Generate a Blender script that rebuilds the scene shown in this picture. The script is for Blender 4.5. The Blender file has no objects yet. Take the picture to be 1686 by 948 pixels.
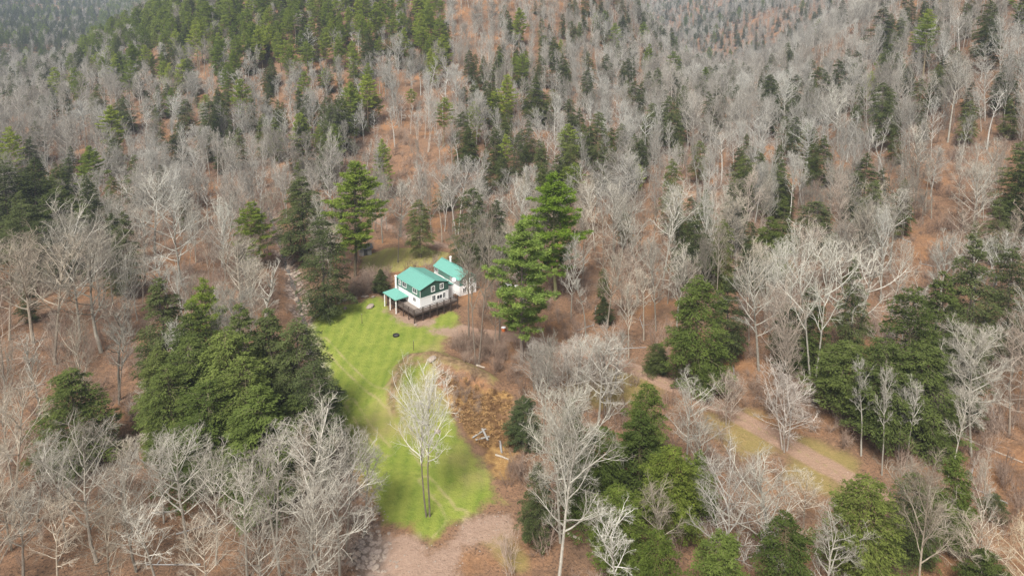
import bpy, bmesh, math, random
import numpy as np
from mathutils import Vector, Matrix, Euler
rad = math.radians
random.seed(11); RNG = np.random.default_rng(11)
scene = bpy.context.scene
COL = scene.collection

# ------------------------------------------------------------------ camera, sky, sun, exposure
CAM_H, FPX, PITCH = 68.0, 1136.0, rad(6.0)
AXIS_X, AXIS_Y = 843.0, 119.4                     # where the optical axis meets the 1686 x 948 photograph
cam_data = bpy.data.cameras.new('camera'); cam = bpy.data.objects.new('camera', cam_data); COL.objects.link(cam)
cam_data.sensor_width = 36.0; cam_data.lens = 36.0*FPX/1686.0
cam_data.shift_y = -(474.0-AXIS_Y)/1686.0
cam_data.clip_start = 1.0; cam_data.clip_end = 8000.0
cam.location = (0, 0, CAM_H); cam.rotation_euler = (rad(90)-PITCH, 0, 0)
scene.camera = cam
SUN_EL, SUN_AZ = rad(52), rad(200)               # high, veiled sun behind the camera
world = bpy.data.worlds.new('World'); scene.world = world; world.use_nodes = True
wn = world.node_tree.nodes; bg = wn['Background']
sky = wn.new('ShaderNodeTexSky'); sky.sky_type = 'NISHITA'; sky.sun_disc = False
sky.sun_elevation = SUN_EL; sky.sun_rotation = SUN_AZ; sky.dust_density = 4.0; sky.ozone_density = 0.6; sky.air_density = 1.0
hs = wn.new('ShaderNodeHueSaturation'); hs.inputs['Saturation'].default_value = .45      # a veiled, overcast sky
world.node_tree.links.new(sky.outputs['Color'], hs.inputs['Color']); world.node_tree.links.new(hs.outputs[0], bg.inputs['Color']); bg.inputs['Strength'].default_value = 0.09
sun_d = bpy.data.lights.new('sun', 'SUN'); sun_d.energy = 3.8; sun_d.angle = rad(16); sun_d.color = (1.0, 0.965, 0.91)
sun = bpy.data.objects.new('sun', sun_d); COL.objects.link(sun); sun.location = (0, -50, 200)
_dir = Vector((math.sin(SUN_AZ)*math.cos(SUN_EL), math.cos(SUN_AZ)*math.cos(SUN_EL), math.sin(SUN_EL)))
sun.rotation_euler = _dir.to_track_quat('Z', 'Y').to_euler()
vs = scene.view_settings; vs.view_transform = 'Standard'; vs.look = 'None'; vs.exposure = 0.88; vs.gamma = 1.0; vs.use_curve_mapping = False
cy = scene.cycles
cy.max_bounces = 5; cy.diffuse_bounces = 3; cy.glossy_bounces = 2; cy.transmission_bounces = 3; cy.volume_bounces = 0; cy.transparent_max_bounces = 4
cy.use_denoising = True; cy.use_adaptive_sampling = False
try:
    cy.denoiser = 'OPENIMAGEDENOISE'; cy.denoising_input_passes = 'RGB_ALBEDO_NORMAL'; cy.denoising_prefilter = 'NONE'
except Exception: pass
HAZE_DENSITY = 0.00024

# ------------------------------------------------------------------ rays and terrain
SP, CP = math.sin(PITCH), math.cos(PITCH)
def ray(px, py):
    u = (px-AXIS_X)/FPX; v = (AXIS_Y-py)/FPX
    return np.array([u, CP+v*SP, -SP+v*CP])
def project(x, y, z):
    dz = z-CAM_H
    depth = y*CP-dz*SP; up = y*SP+dz*CP
    depth = np.where(np.abs(depth) < 1e-6, 1e-6, depth)
    return AXIS_X+FPX*x/depth, AXIS_Y-FPX*up/depth, depth
def rp(px, py, Y):
    d = ray(px, py); t = Y/d[1]
    return (d[0]*t, Y, CAM_H+d[2]*t)
ctrl = []
for x in (-130, -70, -20, 25):
    for y in (20, 60, 95, 130, 165, 195): ctrl.append((x, y, 0.0))
ctrl += [(55, 20, 0), (55, 70, 0.5), (60, 100, 1.5), (50, 135, 2.0), (-200, 60, 8), (-190, 150, 5), (-180, 215, 4), (-300, 120, 18), (-30, 180, 0.5)]
for p in [(1686, 760, 95), (1500, 640, 114), (1400, 500, 141), (1600, 450, 149), (1680, 300, 186), (1560, 230, 216), (1300, 330, 203), (1100, 400, 181),
          (1000, 300, 235), (1180, 205, 320), (1150, 250, 268), (1600, 60, 305), (1686, 0, 325), (1560, 0, 380), (1400, 60, 410), (1450, 10, 440), (1320, 88, 465), (1250, 128, 460), (1390, 45, 470), (1180, 168, 450), (1200, 150, 540),
          (1250, 25, 1000), (1170, 100, 900), (1150, 60, 1080), (1330, -5, 1000), (1100, 30, 1250), (1130, 8, 1500), (1060, 20, 1500),
          (650, 300, 239), (650, 240, 268), (450, 300, 240), (650, 200, 294), (650, 100, 368), (650, 40, 418), (600, 0, 460), (600, -90, 560), (830, 250, 259), (900, 150, 340),
          (950, 60, 440), (1000, 0, 540), (1075, 100, 500), (1130, 145, 470), (1020, 40, 530), (1000, -50, 640), (300, 150, 355), (400, 100, 375), (300, 60, 430), (330, 8, 480), (400, -90, 580), (255, 42, 510), (180, 95, 480), (135, 122, 460), (95, 158, 410), (190, 200, 325),
          (0, 300, 240), (200, 250, 285), (0, 150, 480), (0, 100, 690), (60, 60, 950), (60, 25, 1200), (0, 0, 1300), (150, 14, 1500), (200, 10, 1600)]: ctrl.append(rp(*p))
for px_, Y_, z_ in [(180, 620, 14), (130, 620, 6), (240, 700, 20), (210, 900, 16), (1200, 620, -8), (1280, 640, 0), (1060, 700, 10), (1180, 760, -10)]: ctrl.append(((px_-AXIS_X)/FPX*Y_, Y_, z_))
ctrl += [(-180, 700, 105), (-40, 720, 110), (230, 200, 62), (270, 330, 88), (200, 60, 45), (350, 480, 105), (450, 280, 130), (300, 20, 80), (80, 700, 90),
         (-120, 1000, 120), (60, 1000, 80), (480, 760, 120), (-700, 600, 60), (-600, 200, 40), (-1100, 1000, 110), (-1300, 1500, 120), (-900, 1750, 66), (-400, 1700, 120), (350, 1700, 60), (600, 1500, 110),
         (800, 1000, 190), (800, 400, 180), (900, 1700, 190), (0, 2300, 180), (-1500, 2200, 130), (1500, 2200, 240), (1600, 800, 220), (-1600, 900, 150), (1500, -200, 120), (-1500, -200, 80), (0, -200, 0), (-600, -150, 20), (500, -150, 60)]
C = np.array(ctrl, float); SC = 100.0
def _phi(r2): return np.where(r2 < 1e-12, 0.0, 0.5*r2*np.log(np.maximum(r2, 1e-12)))
_xy = C[:, :2]/SC
_d2 = ((_xy[:, None]-_xy[None])**2).sum(-1)
_n = len(C); _A = np.zeros((_n+3, _n+3)); _A[:_n, :_n] = _phi(_d2)+np.eye(_n)*0.02
_P = np.c_[np.ones(_n), _xy]; _A[:_n, _n:] = _P; _A[_n:, :_n] = _P.T
_W = np.linalg.solve(_A, np.r_[C[:, 2], 0, 0, 0])
creek_line = bank_line = None
def seg_dist(x, y, pts):
    best = np.full(np.shape(x), 1e9)
    for (ax, ay), (bx, by) in zip(pts[:-1], pts[1:]):
        dx, dy = bx-ax, by-ay; L2 = dx*dx+dy*dy+1e-9
        t = np.clip(((x-ax)*dx+(y-ay)*dy)/L2, 0, 1)
        best = np.minimum(best, np.hypot(x-ax-t*dx, y-ay-t*dy))
    return best
def poly_sd(x, y, pts):                           # > 0 inside, metres
    d = seg_dist(x, y, list(pts)+[pts[0]]); inside = np.zeros(np.shape(x), bool)
    for (ax, ay), (bx, by) in zip(pts, list(pts[1:])+[pts[0]]):
        c = (ay > y) != (by > y)
        xi = ax+(y-ay)*(bx-ax)/np.where(abs(by-ay) < 1e-12, 1e-12, by-ay)
        inside ^= c & (x < xi)
    return np.where(inside, d, -d)
def sm(a, b, v):
    t = np.clip((v-a)/(b-a), 0, 1); return t*t*(3-2*t)
def terrain(x, y):
    x = np.atleast_1d(np.asarray(x, float)); y = np.atleast_1d(np.asarray(y, float))
    out = np.empty(x.shape)
    fx, fy, fo = x.ravel(), y.ravel(), out.ravel()
    for s in range(0, len(fx), 20000):
        q = np.c_[fx[s:s+20000], fy[s:s+20000]]/SC
        r2 = ((q[:, None]-_xy[None])**2).sum(-1)
        fo[s:s+20000] = _phi(r2) @ _W[:_n]+_W[_n]+q @ _W[_n+1:]
    out = fo.reshape(x.shape)
    r = np.hypot(x+20, y-150)
    bump = (np.sin(x*.11+1.3*np.sin(y*.05))*np.cos(y*.09+x*.03)*.9+np.sin(x*.31+y*.23)*.25+np.sin(x*.027-y*.019)*2.0)
    out = out+bump*sm(45, 130, r)*(0.7+1.6*sm(250, 700, r))
    if creek_line is not None:
        d = seg_dist(x, y, creek_line); out = out-1.3*np.exp(-(d/2.6)**2)
    if bank_line is not None: out = out+2.0*np.exp(-(seg_dist(x, y, bank_line)/2.6)**2)
    return out
def tz(x, y): return float(terrain(x, y)[0])
_T = np.concatenate([np.arange(60, 400, 1.0), np.arange(400, 1800, 5.0)])
def at(px, py, up=0.0):                           # the ground point (or a point `up` metres over it) seen at a pixel
    d = ray(px, py); T = _T
    for _ in range(2):
        g = CAM_H+d[2]*T-terrain(d[0]*T, d[1]*T)-up
        k = int(np.argmax(g < 0)) if (g < 0).any() else len(T)-1
        T = np.linspace(T[max(k-1, 0)], T[k], 40)
    t = T[-1] if not (g < 0).any() else T[0]+(T[1]-T[0])*0
    t = T[len(T)//2]
    x, y = d[0]*t, d[1]*t
    return Vector((x, y, tz(x, y)))
def atz(px, py, z):
    d = ray(px, py); t = (z-CAM_H)/d[2]
    return Vector((d[0]*t, d[1]*t, z))
def W2(pts): return [tuple(at(a, b)[:2]) for a, b in pts]
creek_px = [(440, 330), (455, 380), (468, 420), (485, 470), (500, 520), (510, 560), (520, 610), (540, 680), (560, 760), (585, 830), (605, 880), (615, 950), (610, 1010)]
creek_line = W2(creek_px)
lawn_px = [(500, 548), (518, 518), (545, 503), (590, 497), (625, 485), (640, 508), (690, 536), (742, 508), (757, 520), (752, 545), (732, 562), (738, 590), (775, 606), (826, 634), (812, 642), (745, 618), (716, 605),
           (730, 640), (745, 680), (762, 716), (790, 750), (815, 790), (838, 830), (800, 838), (760, 855), (735, 880), (710, 897), (684, 877), (634, 868), (602, 812), (568, 765), (546, 700), (532, 640), (515, 580)]
lawn = W2(lawn_px)
rear_lawn = W2([(590, 440), (600, 418), (640, 408), (700, 408), (740, 416), (735, 432), (690, 440), (640, 450), (600, 452)])
bank_line = W2([(646, 652), (654, 622), (678, 600), (712, 596), (755, 612), (800, 634)])
bank = W2([(634, 648), (644, 616), (668, 594), (700, 580), (712, 590), (676, 608), (658, 632), (652, 660), (664, 700), (650, 690)])
fern = W2([(722, 608), (745, 616), (800, 640), (842, 640), (838, 690), (848, 745), (835, 800), (815, 790), (790, 745), (760, 714), (745, 680), (734, 645)])
dirt = W2([(560, 1000), (615, 880), (655, 872), (690, 888), (712, 906), (745, 872), (790, 848), (835, 845), (850, 880), (830, 905), (770, 905), (745, 1000)])
drive_dirt = W2([(700, 543), (730, 536), (770, 538), (830, 545), (850, 556), (800, 560), (750, 556), (715, 552)])
deck_dirt = W2([(628, 512), (650, 508), (690, 525), (720, 520), (712, 535), (690, 541), (650, 530)])
road = W2([(1500, 850), (1440, 815), (1370, 772), (1270, 716), (1190, 672), (1100, 632), (1040, 606), (980, 586), (900, 566), (830, 552), (770, 545)])
trail = W2([(600, 330), (625, 365), (660, 384), (700, 398), (760, 412)])
track1 = W2([(712, 576), (680, 594), (655, 618), (644, 648), (655, 690), (700, 760)])
track2 = W2([(530, 560), (565, 598), (600, 632), (640, 664)])
track3 = W2([(575, 660), (600, 700), (640, 745)])
track4 = W2([(700, 790), (735, 830), (745, 850)])
track5 = W2([(760, 845), (720, 890), (690, 960)])
dry_blobs = [(at(a, b), r, w) for a, b, r, w in [(610, 700, 7, .25), (620, 680, 5, .2), (740, 585, 6, .9), (790, 615, 7, 1.0), (750, 555, 8, .6), (720, 640, 5, .7), (670, 690, 8, .5), (810, 800, 6, .25), (580, 620, 4, .3),
             (640, 430, 16, .95), (700, 425, 10, .8), (560, 500, 8, .35), (545, 560, 6, .25), (770, 760, 7, .5)]]
verge = [(at(a, b), r, w) for a, b, r, w in [(1235, 725, 4.5, .8), (1340, 792, 4.5, .8), (1180, 695, 4, .5), (1330, 734, 3, .85), (1385, 762, 3, .85), (1240, 680, 2.5, .6), (1040, 630, 6, .8), (1000, 640, 6, .5), (815, 888, 2.5, .9), (850, 925, 2, .8), (960, 640, 6, .5)]]

# ------------------------------------------------------------------ materials
def new_mat(name):
    m = bpy.data.materials.new(name); m.use_nodes = True; nt = m.node_tree
    return m, nt, nt.nodes['Principled BSDF']
def N(nt, t, **kw):
    n = nt.nodes.new(t)
    for k, v in kw.items(): setattr(n, k, v)
    return n
def setin(nt, sock, v):
    if isinstance(v, bpy.types.NodeSocket): nt.links.new(v, sock)
    else: sock.default_value = v
def math_(nt, op, a, b=0.0, c=0.0, clamp=False):
    n = N(nt, 'ShaderNodeMath', operation=op, use_clamp=clamp)
    for s, v in zip(n.inputs, (a, b, c)): setin(nt, s, v)
    return n.outputs[0]
def mix(nt, f, a, b):
    n = N(nt, 'ShaderNodeMix', data_type='RGBA')
    setin(nt, n.inputs['Factor'], f)
    for s, v in ((n.inputs[6], a), (n.inputs[7], b)):
        if isinstance(v, (tuple, list)): v = (*v[:3], 1)
        setin(nt, s, v)
    return n.outputs[2]
def noise(nt, scale, detail=4, vec=None, rough=.6):
    n = N(nt, 'ShaderNodeTexNoise'); n.inputs['Scale'].default_value = scale; n.inputs['Detail'].default_value = detail; n.inputs['Roughness'].default_value = rough
    if vec is not None: nt.links.new(vec, n.inputs['Vector'])
    return n.outputs['Fac']
def rng(nt, v, a, b, lo=0.0, hi=1.0):
    n = N(nt, 'ShaderNodeMapRange', interpolation_type='SMOOTHSTEP')
    setin(nt, n.inputs[0], v)
    for i, q in enumerate((a, b, lo, hi)): n.inputs[i+1].default_value = q
    return n.outputs[0]
def attr(nt, name): return N(nt, 'ShaderNodeAttribute', attribute_name=name).outputs['Fac']
def plain(name, col, rough=.7, var=.25, scale=3.0, metal=0.0, bump=0.0):
    m, nt, b = new_mat(name)
    tc = N(nt, 'ShaderNodeTexCoord').outputs['Object']
    f = noise(nt, scale, 5, tc)
    c = mix(nt, f, tuple(x*(1-var) for x in col), tuple(min(1, x*(1+var)) for x in col))
    nt.links.new(c, b.inputs['Base Color']); b.inputs['Roughness'].default_value = rough; b.inputs['Metallic'].default_value = metal
    if bump:
        bn = N(nt, 'ShaderNodeBump'); bn.inputs['Strength'].default_value = bump; nt.links.new(noise(nt, scale*4, 4, tc), bn.inputs['Height']); nt.links.new(bn.outputs[0], b.inputs['Normal'])
    return m
def ground_material():
    m, nt, b = new_mat('ground')
    tc = N(nt, 'ShaderNodeTexCoord').outputs['Object']
    n_big, n_mid, n_fine, n_leaf = noise(nt, .035, 4, tc), noise(nt, .22, 5, tc), noise(nt, 1.1, 6, tc, .7), noise(nt, 3.2, 4, tc, .75)
    # fallen leaves
    leaf = mix(nt, rng(nt, n_mid, .3, .7), (.225, .130, .078), (.150, .092, .058))
    leaf = mix(nt, rng(nt, n_fine, .45, .75), leaf, (.30, .175, .100))
    leaf = mix(nt, rng(nt, n_leaf, .52, .36), leaf, (.085, .055, .038))
    leaf = mix(nt, rng(nt, n_big, .5, .75, 0, .6), leaf, (.185, .128, .088))
    n_pat = noise(nt, .06, 5, tc, .65); leaf = mix(nt, rng(nt, n_pat, .50, .66, 0, .55), leaf, mix(nt, n_fine, (.25, .115, .05), (.40, .21, .09)))
    leaf = mix(nt, rng(nt, n_leaf, .64, .78, 0, .7), leaf, (.33, .24, .16))
    ex = attr(nt, 'sd_leafshade')
    # grass
    warp = math_(nt, 'MULTIPLY_ADD', n_fine, 2.4, -1.2); warp2 = math_(nt, 'MULTIPLY_ADD', n_mid, 5.0, -2.5)
    wsum = math_(nt, 'ADD', warp, warp2)
    g = mix(nt, rng(nt, n_mid, .35, .68), (.148, .196, .030), (.218, .252, .048))
    g = mix(nt, rng(nt, n_fine, .42, .7, 0, .75), g, (.108, .150, .026))
    g = mix(nt, rng(nt, n_leaf, .55, .75, 0, .6), g, (.31, .31, .085))
    dryc = mix(nt, n_fine, (.21, .175, .06), (.32, .25, .12))
    dry = math_(nt, 'ADD', attr(nt, 'f_dry'), math_(nt, 'MULTIPLY_ADD', n_mid, 1.1, -.62))
    g = mix(nt, rng(nt, dry, .15, .95, 0, .85), g, dryc)
    wv = N(nt, 'ShaderNodeTexWave', wave_type='BANDS', bands_direction='X'); wv.inputs['Scale'].default_value = .14; wv.inputs['Distortion'].default_value = 2.5; wv.inputs['Detail'].default_value = 2
    nt.links.new(tc, wv.inputs['Vector'])
    g = mix(nt, math_(nt, 'MULTIPLY', wv.outputs['Fac'], .30), g, (.29, .30, .06))
    lawn_f = rng(nt, math_(nt, 'ADD', attr(nt, 'sd_lawn'), wsum), -.5, 1.3)
    col = mix(nt, lawn_f, leaf, g)
    # verge grass beside the road
    vg = rng(nt, math_(nt, 'ADD', attr(nt, 'f_verge'), math_(nt, 'MULTIPLY_ADD', n_mid, 1.3, -.75)), .1, .75, 0, .8)
    col = mix(nt, vg, col, mix(nt, n_fine, (.18, .165, .045), (.33, .235, .10)))
    # brown fern bank
    fr = rng(nt, math_(nt, 'ADD', attr(nt, 'sd_fern'), wsum), -.4, 1.4)
    fc = mix(nt, rng(nt, n_fine, .35, .7), (.24, .135, .05), (.40, .25, .10)); fc = mix(nt, rng(nt, n_mid, .62, .45, 0, .8), fc, (.085, .045, .026))
    col = mix(nt, fr, col, fc)
    bk = rng(nt, math_(nt, 'ADD', attr(nt, 'sd_bank'), math_(nt, 'MULTIPLY', wsum, .6)), -.5, 1.0, 0, .92)
    col = mix(nt, bk, col, mix(nt, rng(nt, n_fine, .35, .65), (.10, .062, .038), (.25, .165, .095)))
    # bare dirt, tracks, road
    dc = mix(nt, n_fine, (.22, .14, .098), (.37, .265, .20)); dc = mix(nt, rng(nt, n_leaf, .6, .78), dc, (.5, .42, .36)); dc = mix(nt, rng(nt, n_leaf, .42, .3), dc, (.13, .085, .06))
    col = mix(nt, rng(nt, math_(nt, 'ADD', attr(nt, 'sd_dirt'), math_(nt, 'MULTIPLY', wsum, 1.5)), -.6, 1.6, 0, .95), col, dc)
    tr = rng(nt, math_(nt, 'ADD', math_(nt, 'ABSOLUTE', math_(nt, 'SUBTRACT', attr(nt, 'd_track'), .85)), math_(nt, 'MULTIPLY_ADD', n_fine, .9, -.35)), .5, .1, 0, .6)
    tr = math_(nt, 'MULTIPLY', math_(nt, 'MULTIPLY', tr, lawn_f), rng(nt, n_mid, .35, .6, .2, 1.0))
    col = mix(nt, tr, col, mix(nt, n_fine, (.27, .22, .10), (.40, .33, .18)))
    rd = rng(nt, math_(nt, 'SUBTRACT', attr(nt, 'd_road'), math_(nt, 'MULTIPLY_ADD', n_mid, 1.6, -.8)), 2.2, 1.4)
    rc = mix(nt, n_fine, (.255, .155, .108), (.36, .245, .175)); rc = mix(nt, rng(nt, n_leaf, .58, .75), rc, (.44, .36, .30))
    mid = rng(nt, attr(nt, 'd_road'), .45, .15, 0, .45); rc = mix(nt, mid, rc, (.27, .22, .10))
    col = mix(nt, math_(nt, 'MULTIPLY', rd, .92), col, rc)
    # creek stones
    vo = N(nt, 'ShaderNodeTexVoronoi'); vo.inputs['Scale'].default_value = 1.3; nt.links.new(tc, vo.inputs['Vector'])
    st = mix(nt, vo.outputs['Color'], (.22, .185, .16), (.40, .345, .305)); st = mix(nt, rng(nt, vo.outputs['Distance'], .35, .6), st, (.10, .085, .075))
    cf = rng(nt, math_(nt, 'SUBTRACT', attr(nt, 'd_creek'), warp2), 3.0, 1.0, 0, .7); cf = math_(nt, 'MULTIPLY', cf, rng(nt, n_mid, .35, .6, .35, 1.0))
    col = mix(nt, cf, col, st)
    nt.links.new(col, b.inputs['Base Color']); b.inputs['Roughness'].default_value = .95
    b.inputs['Specular IOR Level'].default_value = .1
    bn = N(nt, 'ShaderNodeBump'); bn.inputs['Strength'].default_value = .7; bn.inputs['Distance'].default_value = .35
    nt.links.new(math_(nt, 'ADD', n_fine, n_leaf), bn.inputs['Height']); nt.links.new(bn.outputs[0], b.inputs['Normal'])
    return m
def bark_material(name, a, c):
    m, nt, b = new_mat(name)
    oi = N(nt, 'ShaderNodeObjectInfo'); tc = N(nt, 'ShaderNodeTexCoord').outputs['Object']
    col = mix(nt, oi.outputs['Random'], a, c)
    sc = N(nt, 'ShaderNodeVectorMath', operation='SCALE'); nt.links.new(oi.outputs['Location'], sc.inputs[0]); sc.inputs['Scale'].default_value = .022
    pt = noise(nt, 1.0, 3, sc.outputs[0])              # stands of one species: greyer here, browner there
    tint = mix(nt, rng(nt, pt, .36, .64), (.84, .76, .68), (1.14, 1.15, 1.14))
    tm = N(nt, 'ShaderNodeMix', data_type='RGBA', blend_type='MULTIPLY'); tm.inputs['Factor'].default_value = .55
    nt.links.new(col, tm.inputs[6]); nt.links.new(tint, tm.inputs[7]); col = tm.outputs[2]
    f = noise(nt, 2.5, 4, tc)
    col = mix(nt, rng(nt, f, .3, .7), mix(nt, .35, col, (.10, .085, .07)), col)
    mm = N(nt, 'ShaderNodeMix', data_type='RGBA', blend_type='MULTIPLY'); mm.inputs['Factor'].default_value = 1
    nt.links.new(col, mm.inputs[6]); tv = N(nt, 'ShaderNodeVectorMath', operation='SCALE'); tv.inputs['Scale'].default_value = 2.0; nt.links.new(oi.outputs['Color'], tv.inputs[0]); nt.links.new(tv.outputs[0], mm.inputs[7])
    nt.links.new(mm.outputs[2], b.inputs['Base Color']); b.inputs['Roughness'].default_value = .9; b.inputs['Specular IOR Level'].default_value = .15
    return m
def leaf_material(name, dark, light, trans=.32):
    m, nt, b = new_mat(name)
    oi = N(nt, 'ShaderNodeObjectInfo'); tc = N(nt, 'ShaderNodeTexCoord').outputs['Object']
    f = noise(nt, .55, 3, tc); f2 = noise(nt, 6.0, 2, tc)
    k = math_(nt, 'ADD', math_(nt, 'MULTIPLY', f, .6), math_(nt, 'MULTIPLY', f2, .5))
    k = math_(nt, 'ADD', k, math_(nt, 'MULTIPLY_ADD', oi.outputs['Random'], .24, -.12))
    col = mix(nt, rng(nt, k, .3, .85), dark, light)
    mm = N(nt, 'ShaderNodeMix', data_type='RGBA', blend_type='MULTIPLY'); mm.inputs['Factor'].default_value = 1
    nt.links.new(col, mm.inputs[6]); tv = N(nt, 'ShaderNodeVectorMath', operation='SCALE'); tv.inputs['Scale'].default_value = 2.0; nt.links.new(oi.outputs['Color'], tv.inputs[0]); nt.links.new(tv.outputs[0], mm.inputs[7]); col = mm.outputs[2]
    d = N(nt, 'ShaderNodeBsdfDiffuse'); t = N(nt, 'ShaderNodeBsdfTranslucent'); ms = N(nt, 'ShaderNodeMixShader'); ms.inputs[0].default_value = trans
    nt.links.new(col, d.inputs[0]); nt.links.new(col, t.inputs[0]); nt.links.new(d.outputs[0], ms.inputs[1]); nt.links.new(t.outputs[0], ms.inputs[2])
    nt.links.new(ms.outputs[0], nt.nodes['Material Output'].inputs['Surface']); nt.nodes.remove(b)
    return m
M = {}
M['ground'] = ground_material()
M['bark_pale'] = bark_material('pale_bark', (.26, .25, .22), (.52, .51, .47))
M['twig'] = bark_material('pale_twigs', (.19, .175, .150), (.43, .415, .37))
M['bark_dark'] = bark_material('conifer_bark', (.11, .085, .065), (.20, .17, .14))
M['brush'] = bark_material('brush_twigs', (.19, .125, .092), (.36, .28, .225))
M['fern'] = bark_material('dead_fern', (.17, .09, .04), (.42, .26, .11))
M['hemlock'] = leaf_material('hemlock_needles', (.046, .060, .022), (.145, .170, .058))
M['pine'] = leaf_material('pine_needles', (.10, .145, .032), (.29, .345, .075))
M['roof'] = plain('teal_metal_roof', (.125, .31, .255), .38, .07, .6)
M['white'] = plain('white_siding', (.74, .73, .71), .6, .05, 1.5)
M['green'] = plain('green_siding', (.035, .085, .065), .6, .15, 1.5)
M['green_light'] = plain('faded_green_siding', (.075, .165, .13), .6, .12, 1.5)
M['glass'] = plain('window_glass', (.03, .035, .04), .08, .2, 1.0)
M['trim'] = plain('white_trim', (.8, .79, .77), .5, .04, 2)
M['deck'] = plain('weathered_deck_boards', (.20, .165, .14), .8, .25, 2.0)
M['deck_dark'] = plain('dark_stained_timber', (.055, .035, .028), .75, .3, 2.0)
M['grey_wood'] = plain('grey_boards', (.27, .26, .245), .85, .2, 3.0)
M['dark_roof'] = plain('dark_shingles', (.055, .053, .05), .9, .25, 5.0)
M['stone'] = plain('creek_stone', (.25, .20, .16), .9, .45, 1.4, bump=.5)
M['log'] = plain('bleached_log', (.33, .285, .23), .85, .25, 2.0)
M['board'] = plain('weathered_board', (.29, .275, .25), .8, .25, 3.0)
M['ash'] = plain('fire_blackened_iron', (.02, .018, .016), .7, .3, 4.0)
M['metal'] = plain('galvanised_metal', (.45, .46, .47), .4, .1, 2.0, .6)
M['orange'] = plain('orange_plastic', (.75, .20, .05), .5, .1, 2.0)
M['water'] = plain('creek_water', (.10, .09, .08), .12, .3, 1.5)
M['vehicle_white'] = plain('white_car_paint', (.72, .72, .72), .3, .04, 1.0)
M['rubber'] = plain('black_rubber', (.02, .02, .02), .8, .2, 3.0)

# ------------------------------------------------------------------ object helpers
def tag(o, label=None, cat=None, group=None, kind=None):
    for k, v in (('label', label), ('category', cat), ('group', group), ('kind', kind)):
        if v: o[k] = v
    return o
def link_mesh(name, me, parent=None):
    o = bpy.data.objects.new(name, me); COL.objects.link(o)
    if parent is not None: o.parent = parent
    return o
def empty(name, loc, rz=0.0, scale=1.0):
    o = bpy.data.objects.new(name, None); COL.objects.link(o); o.location = loc; o.rotation_euler = (0, 0, rz); o.scale = (scale,)*3
    o.empty_display_size = .5
    return o
class MB:
    def __init__(s): s.v, s.f, s.m = [], [], []
    def add(s, vs_, fs, mi=0):
        k = len(s.v); s.v += [tuple(map(float, p)) for p in vs_]; s.f += [tuple(i+k for i in f) for f in fs]; s.m += [mi]*len(fs); return s
    def box(s, x0, y0, z0, x1, y1, z1, mi=0, mat=None):
        vv = [Vector(p) for p in ((x0, y0, z0), (x1, y0, z0), (x1, y1, z0), (x0, y1, z0), (x0, y0, z1), (x1, y0, z1), (x1, y1, z1), (x0, y1, z1))]
        if mat is not None: vv = [mat @ p for p in vv]
        return s.add(vv, [(0, 3, 2, 1), (4, 5, 6, 7), (0, 1, 5, 4), (1, 2, 6, 5), (2, 3, 7, 6), (3, 0, 4, 7)], mi)
    def slab(s, quad, t, mi=0):                   # a quad thickened downwards along its normal
        q = [Vector(p) for p in quad]; n = (q[1]-q[0]).cross(q[2]-q[0]).normalized()
        if n.z < 0: q = q[::-1]; n = -n
        lo = [p-n*t for p in q]; k = len(q)
        return s.add(q+lo, [tuple(range(k)), tuple(range(2*k-1, k-1, -1))]+[(i, i+k, (i+1) % k+k, (i+1) % k) for i in range(k)], mi)
    def tube(s, pts, rs, k=6, mi=0, cap=True):
        pts = np.asarray(pts, float); n = len(pts); rs = np.broadcast_to(np.asarray(rs, float), (n,))
        tg = np.gradient(pts, axis=0) if n > 2 else np.repeat((pts[-1:]-pts[:1]), n, 0)
        tg = tg/(np.linalg.norm(tg, axis=1, keepdims=True)+1e-9)
        ref = np.array([0, 0, 1.0]) if abs(tg[0, 2]) < .9 else np.array([1.0, 0, 0])
        a = np.cross(tg, ref); a /= np.linalg.norm(a, axis=1, keepdims=True)+1e-9; b = np.cross(tg, a)
        an = np.arange(k)*2*np.pi/k
        ring = pts[:, None]+rs[:, None, None]*(np.cos(an)[None, :, None]*a[:, None]+np.sin(an)[None, :, None]*b[:, None])
        fs = [(i*k+j, i*k+(j+1) % k, (i+1)*k+(j+1) % k, (i+1)*k+j) for i in range(n-1) for j in range(k)]
        if cap: fs += [tuple(range(k-1, -1, -1)), tuple(range((n-1)*k, n*k))]
        return s.add(ring.reshape(-1, 3), fs, mi)
    def mesh(s, name, mats):
        me = bpy.data.meshes.new(name); me.from_pydata(s.v, [], s.f)
        for m in (mats if isinstance(mats, (list, tuple)) else [mats]): me.materials.append(m)
        if any(s.m): me.polygons.foreach_set('material_index', s.m)
        me.update(); return me
    def build(s, name, mats, parent=None): return link_mesh(name, s.mesh(name, mats), parent)

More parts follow.
